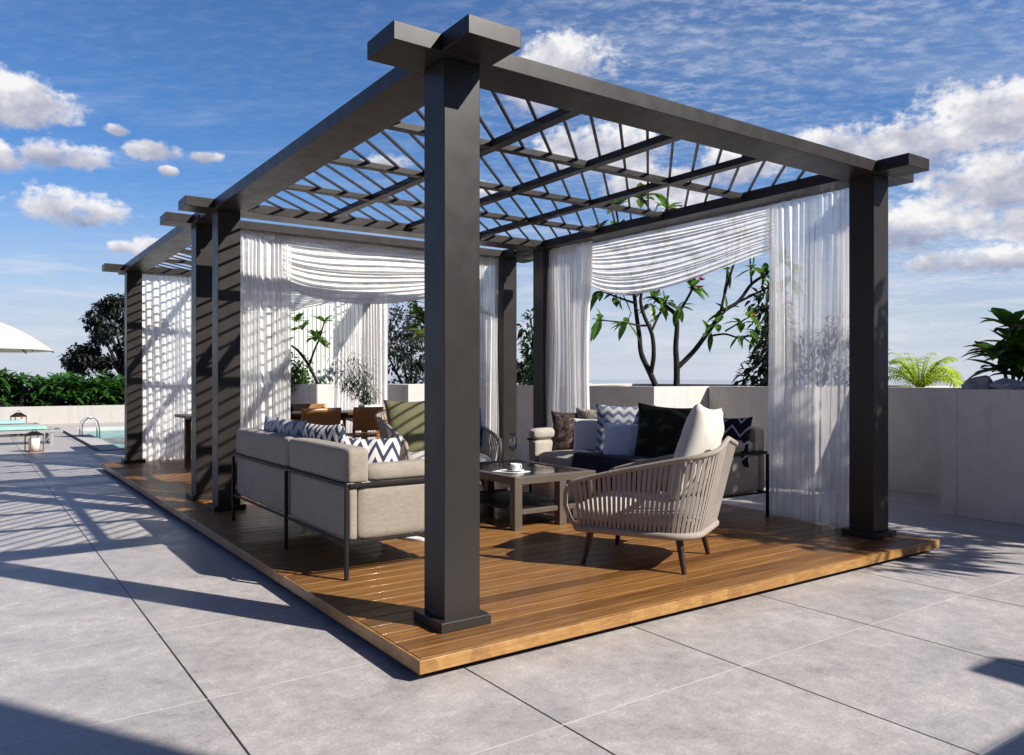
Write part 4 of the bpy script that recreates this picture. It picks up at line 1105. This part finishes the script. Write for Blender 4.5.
# trees beyond the dining area
random.seed(101)
frangipani('bare limbed frangipani left of the bamboo pot behind the dining area', (3.90, 11.3, 1.18), [
    ([(0,0),(-.20,.42),(-.42,.72),(-.62,.85),(-.9,1.0)], .040, .018),([(-.20,.42),(-.10,.72),(0,.95),(.1,1.3)], .028, .014),([(-.62,.85),(-.72,1.1),(-.75,1.4)], .02, .012)],
    [((-.9,1.0),(-.8,.5),6,.3),((-.75,1.4),(0,1),8,.32),((.1,1.3),(.2,1),9,.32),((-.35,1.15),(-.2,.6),9,.32),((-.1,1.0),(0,.3),8,.3),((-.45,1.3),(0,.6),8,.3),((0,.95),(.4,.2),6,.28)], name='frangipani_tree', group='frangipani trees behind the dining area')
clump_plant('round_shrub', 'round green shrub on the planter left of the bamboo pot', 'shrub', (3.62,11.75,1.18), [((rnd(-.3,.3),rnd(-.3,.3),rnd(.1,.5)),.28) for _ in range(12)], 1300, .10, .04, M['leaf'], M['bark_dark'], [([(0,0,0),(0,0,.3),(.1,0,.5)], .02, .008)], seed=102)
random.seed(103)
frangipani('tall frangipani with dense leaves behind the rear armchair', (6.35, 10.35, 1.18), [
    ([(0,0),(-.22,.55),(-.34,.95),(-.38,1.5),(-.5,2.1)], .07, .03),([(-.22,.55),(-.1,1.05),(0,1.5),(.1,2.0)], .05, .025),([(-.34,.95),(-.65,1.35),(-.8,1.8)], .035, .018),([(-.1,1.05),(.3,1.5),(.5,1.9)], .035, .018),([(-.65,1.35),(-.95,1.45)], .02,.012)],
    [((rnd(-.95,.55),rnd(.95,2.2),rnd(-.4,.4)),(rnd(-.5,.5),.6),8,.34) for _ in range(20)], group='frangipani trees behind the dining area')
for i, (p, n, lab) in enumerate((((6.9,13.4,-.3), 16, 'dark bushy tree behind the tall frangipani'), ((9.6,13.0,-.3), 14, 'dark bushy tree further right behind the rear pillars'), ((5.4,15.6,-.3), 14, 'dark bushy tree behind the rear drape by the ribbed screen'))):
    random.seed(110+i)
    cl = [((rnd(-.9,.9),rnd(-.9,.9),rnd(1.3,3.0 if i != 1 else 1.9)),rnd(.35,.6)) for _ in range(n)]
    clump_plant('bushy_tree', lab, 'tree', p, cl, 4600, .12, .055, M['leaf_black'], M['bark_dark'], [([(0,0,0),(.05,0,1.0),(rnd(-.5,.5),rnd(-.5,.5),2.2)], .07, .02) for _ in range(4)], seed=113+i, group='dark bushy trees beyond the planters')

# big dark tree beyond the pool wall
random.seed(121); cl = []
for c, R_, n in (((0,0,4.0),1.5,26),((-.3,.3,5.0),.9,10),((-1.9,.2,2.7),.8,12),((-1.2,-.2,2.9),.7,8),((.8,0,3.0),1.2,14),((-1.0,0,1.6),.9,10),((0.4,0,2.0),1.1,10),((-.9,0,4.4),.9,9)):
    for _ in range(n):
        d = rvec(); cl.append(((c[0]+d.x*R_*rnd(.4,1), c[1]+d.y*R_*.8, c[2]+d.z*R_*.75*rnd(.4,1)), rnd(.22,.42), .6))
clR = [(tuple(R3*c[0][0]+F3*c[0][1]+Vector((0,0,c[0][2]))), *c[1:]) for c in cl]
clump_plant('broad_tree', 'big dark spreading tree beyond the hedge left of the far pillar', 'tree', (3.6,30.3,-.75), clR, 14000, .17, .085, M['leaf_black'], M['bark_dark'],
    [([(0,0,0),(.1,0,1.2),tuple(R3*rnd(-1.6,1)+Vector((0,0,rnd(2.6,4.4))))], .16, .04) for _ in range(9)], seed=122)

# leafy hedge behind the pool wall
random.seed(131); hd_ = thing('hedge', 'dense hedge of broad pointed leaves behind the low pool wall', 'hedge', (-4,24.5,-.35))
lf = MB(); st = MB()
for k in range(1500):
    x = rnd(-6, 7.5); y = rnd(-.35,.9); z = .35+1.30*rnd(0,1)**.8 + .42*mnoise.noise((x*1.1, 0, 0)) + (.35*rnd(0,1) if k % 11 == 0 else 0); 
    if k % 8 == 0: limb(st, [(x,y,0),(x+rnd(-.05,.05),y,z*.6),(x,y,z)], .02, .01, 5)
    whorl(lf, (x,y,z), Vector((rnd(-.5,.5),rnd(-.8,.2),1)), 7, .52, .13, 1.0, .4)
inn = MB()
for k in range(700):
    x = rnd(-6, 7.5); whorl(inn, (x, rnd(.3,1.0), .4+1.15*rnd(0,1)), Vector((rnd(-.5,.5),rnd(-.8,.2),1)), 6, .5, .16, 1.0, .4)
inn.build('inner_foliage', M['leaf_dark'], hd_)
st.build('stem', M['bark_dark'], hd_); lf.build('foliage', M['leaf_hedge'], hd_)
random.seed(133); tp = thing('broad_leaf_plant', 'taller rosette of long leaves rising above the hedge left of centre', 'plant', (-.30,24.35,-.62))
lf = MB(); st = MB()
limb(st, [(0,0,0),(.03,0,1.0),(0,0,1.95)], .035, .02, 7)
for q in ((0,0,1.98),(.35,0,1.9),(-.5,.1,1.75),(.75,.2,1.85)): whorl(lf, q, (rnd(-.2,.2),-.1,.8), 13, .62, .14, 1.2, .5)
st.build('stem', M['bark_dark'], tp); lf.build('foliage', M['leaf_hedge'], tp)

# trees standing on the near planter just outside the view: they dapple the deck's right corner
for i, (foot, h, R_, lab) in enumerate((((6.90,-3.0,1.18),2.6,1.18,'leafy shade tree on the near planter close to its corner'),((8.1,-2.3,1.18),3.0,1.1,'leafy shade tree at the back of the near planter'))):
    random.seed(141+i)
    cl = [((d.x*R_*rnd(.5,1.1), d.y*R_*rnd(.5,1.1), h+d.z*R_*.75), rnd(.22,.40)) for d in (rvec() for _ in range(30))]
    clump_plant('shade_tree', lab, 'tree', foot, cl, 2100, .19, .075, M['leaf'], M['bark'],
        [([(0,0,0),(rnd(-.05,.05),rnd(-.05,.05),h*.5),(rnd(-.8,.8),rnd(-.8,.8),h*rnd(.85,1.2))], .05, .015) for _ in range(8)], seed=143+i, group='shade trees on the near planter')
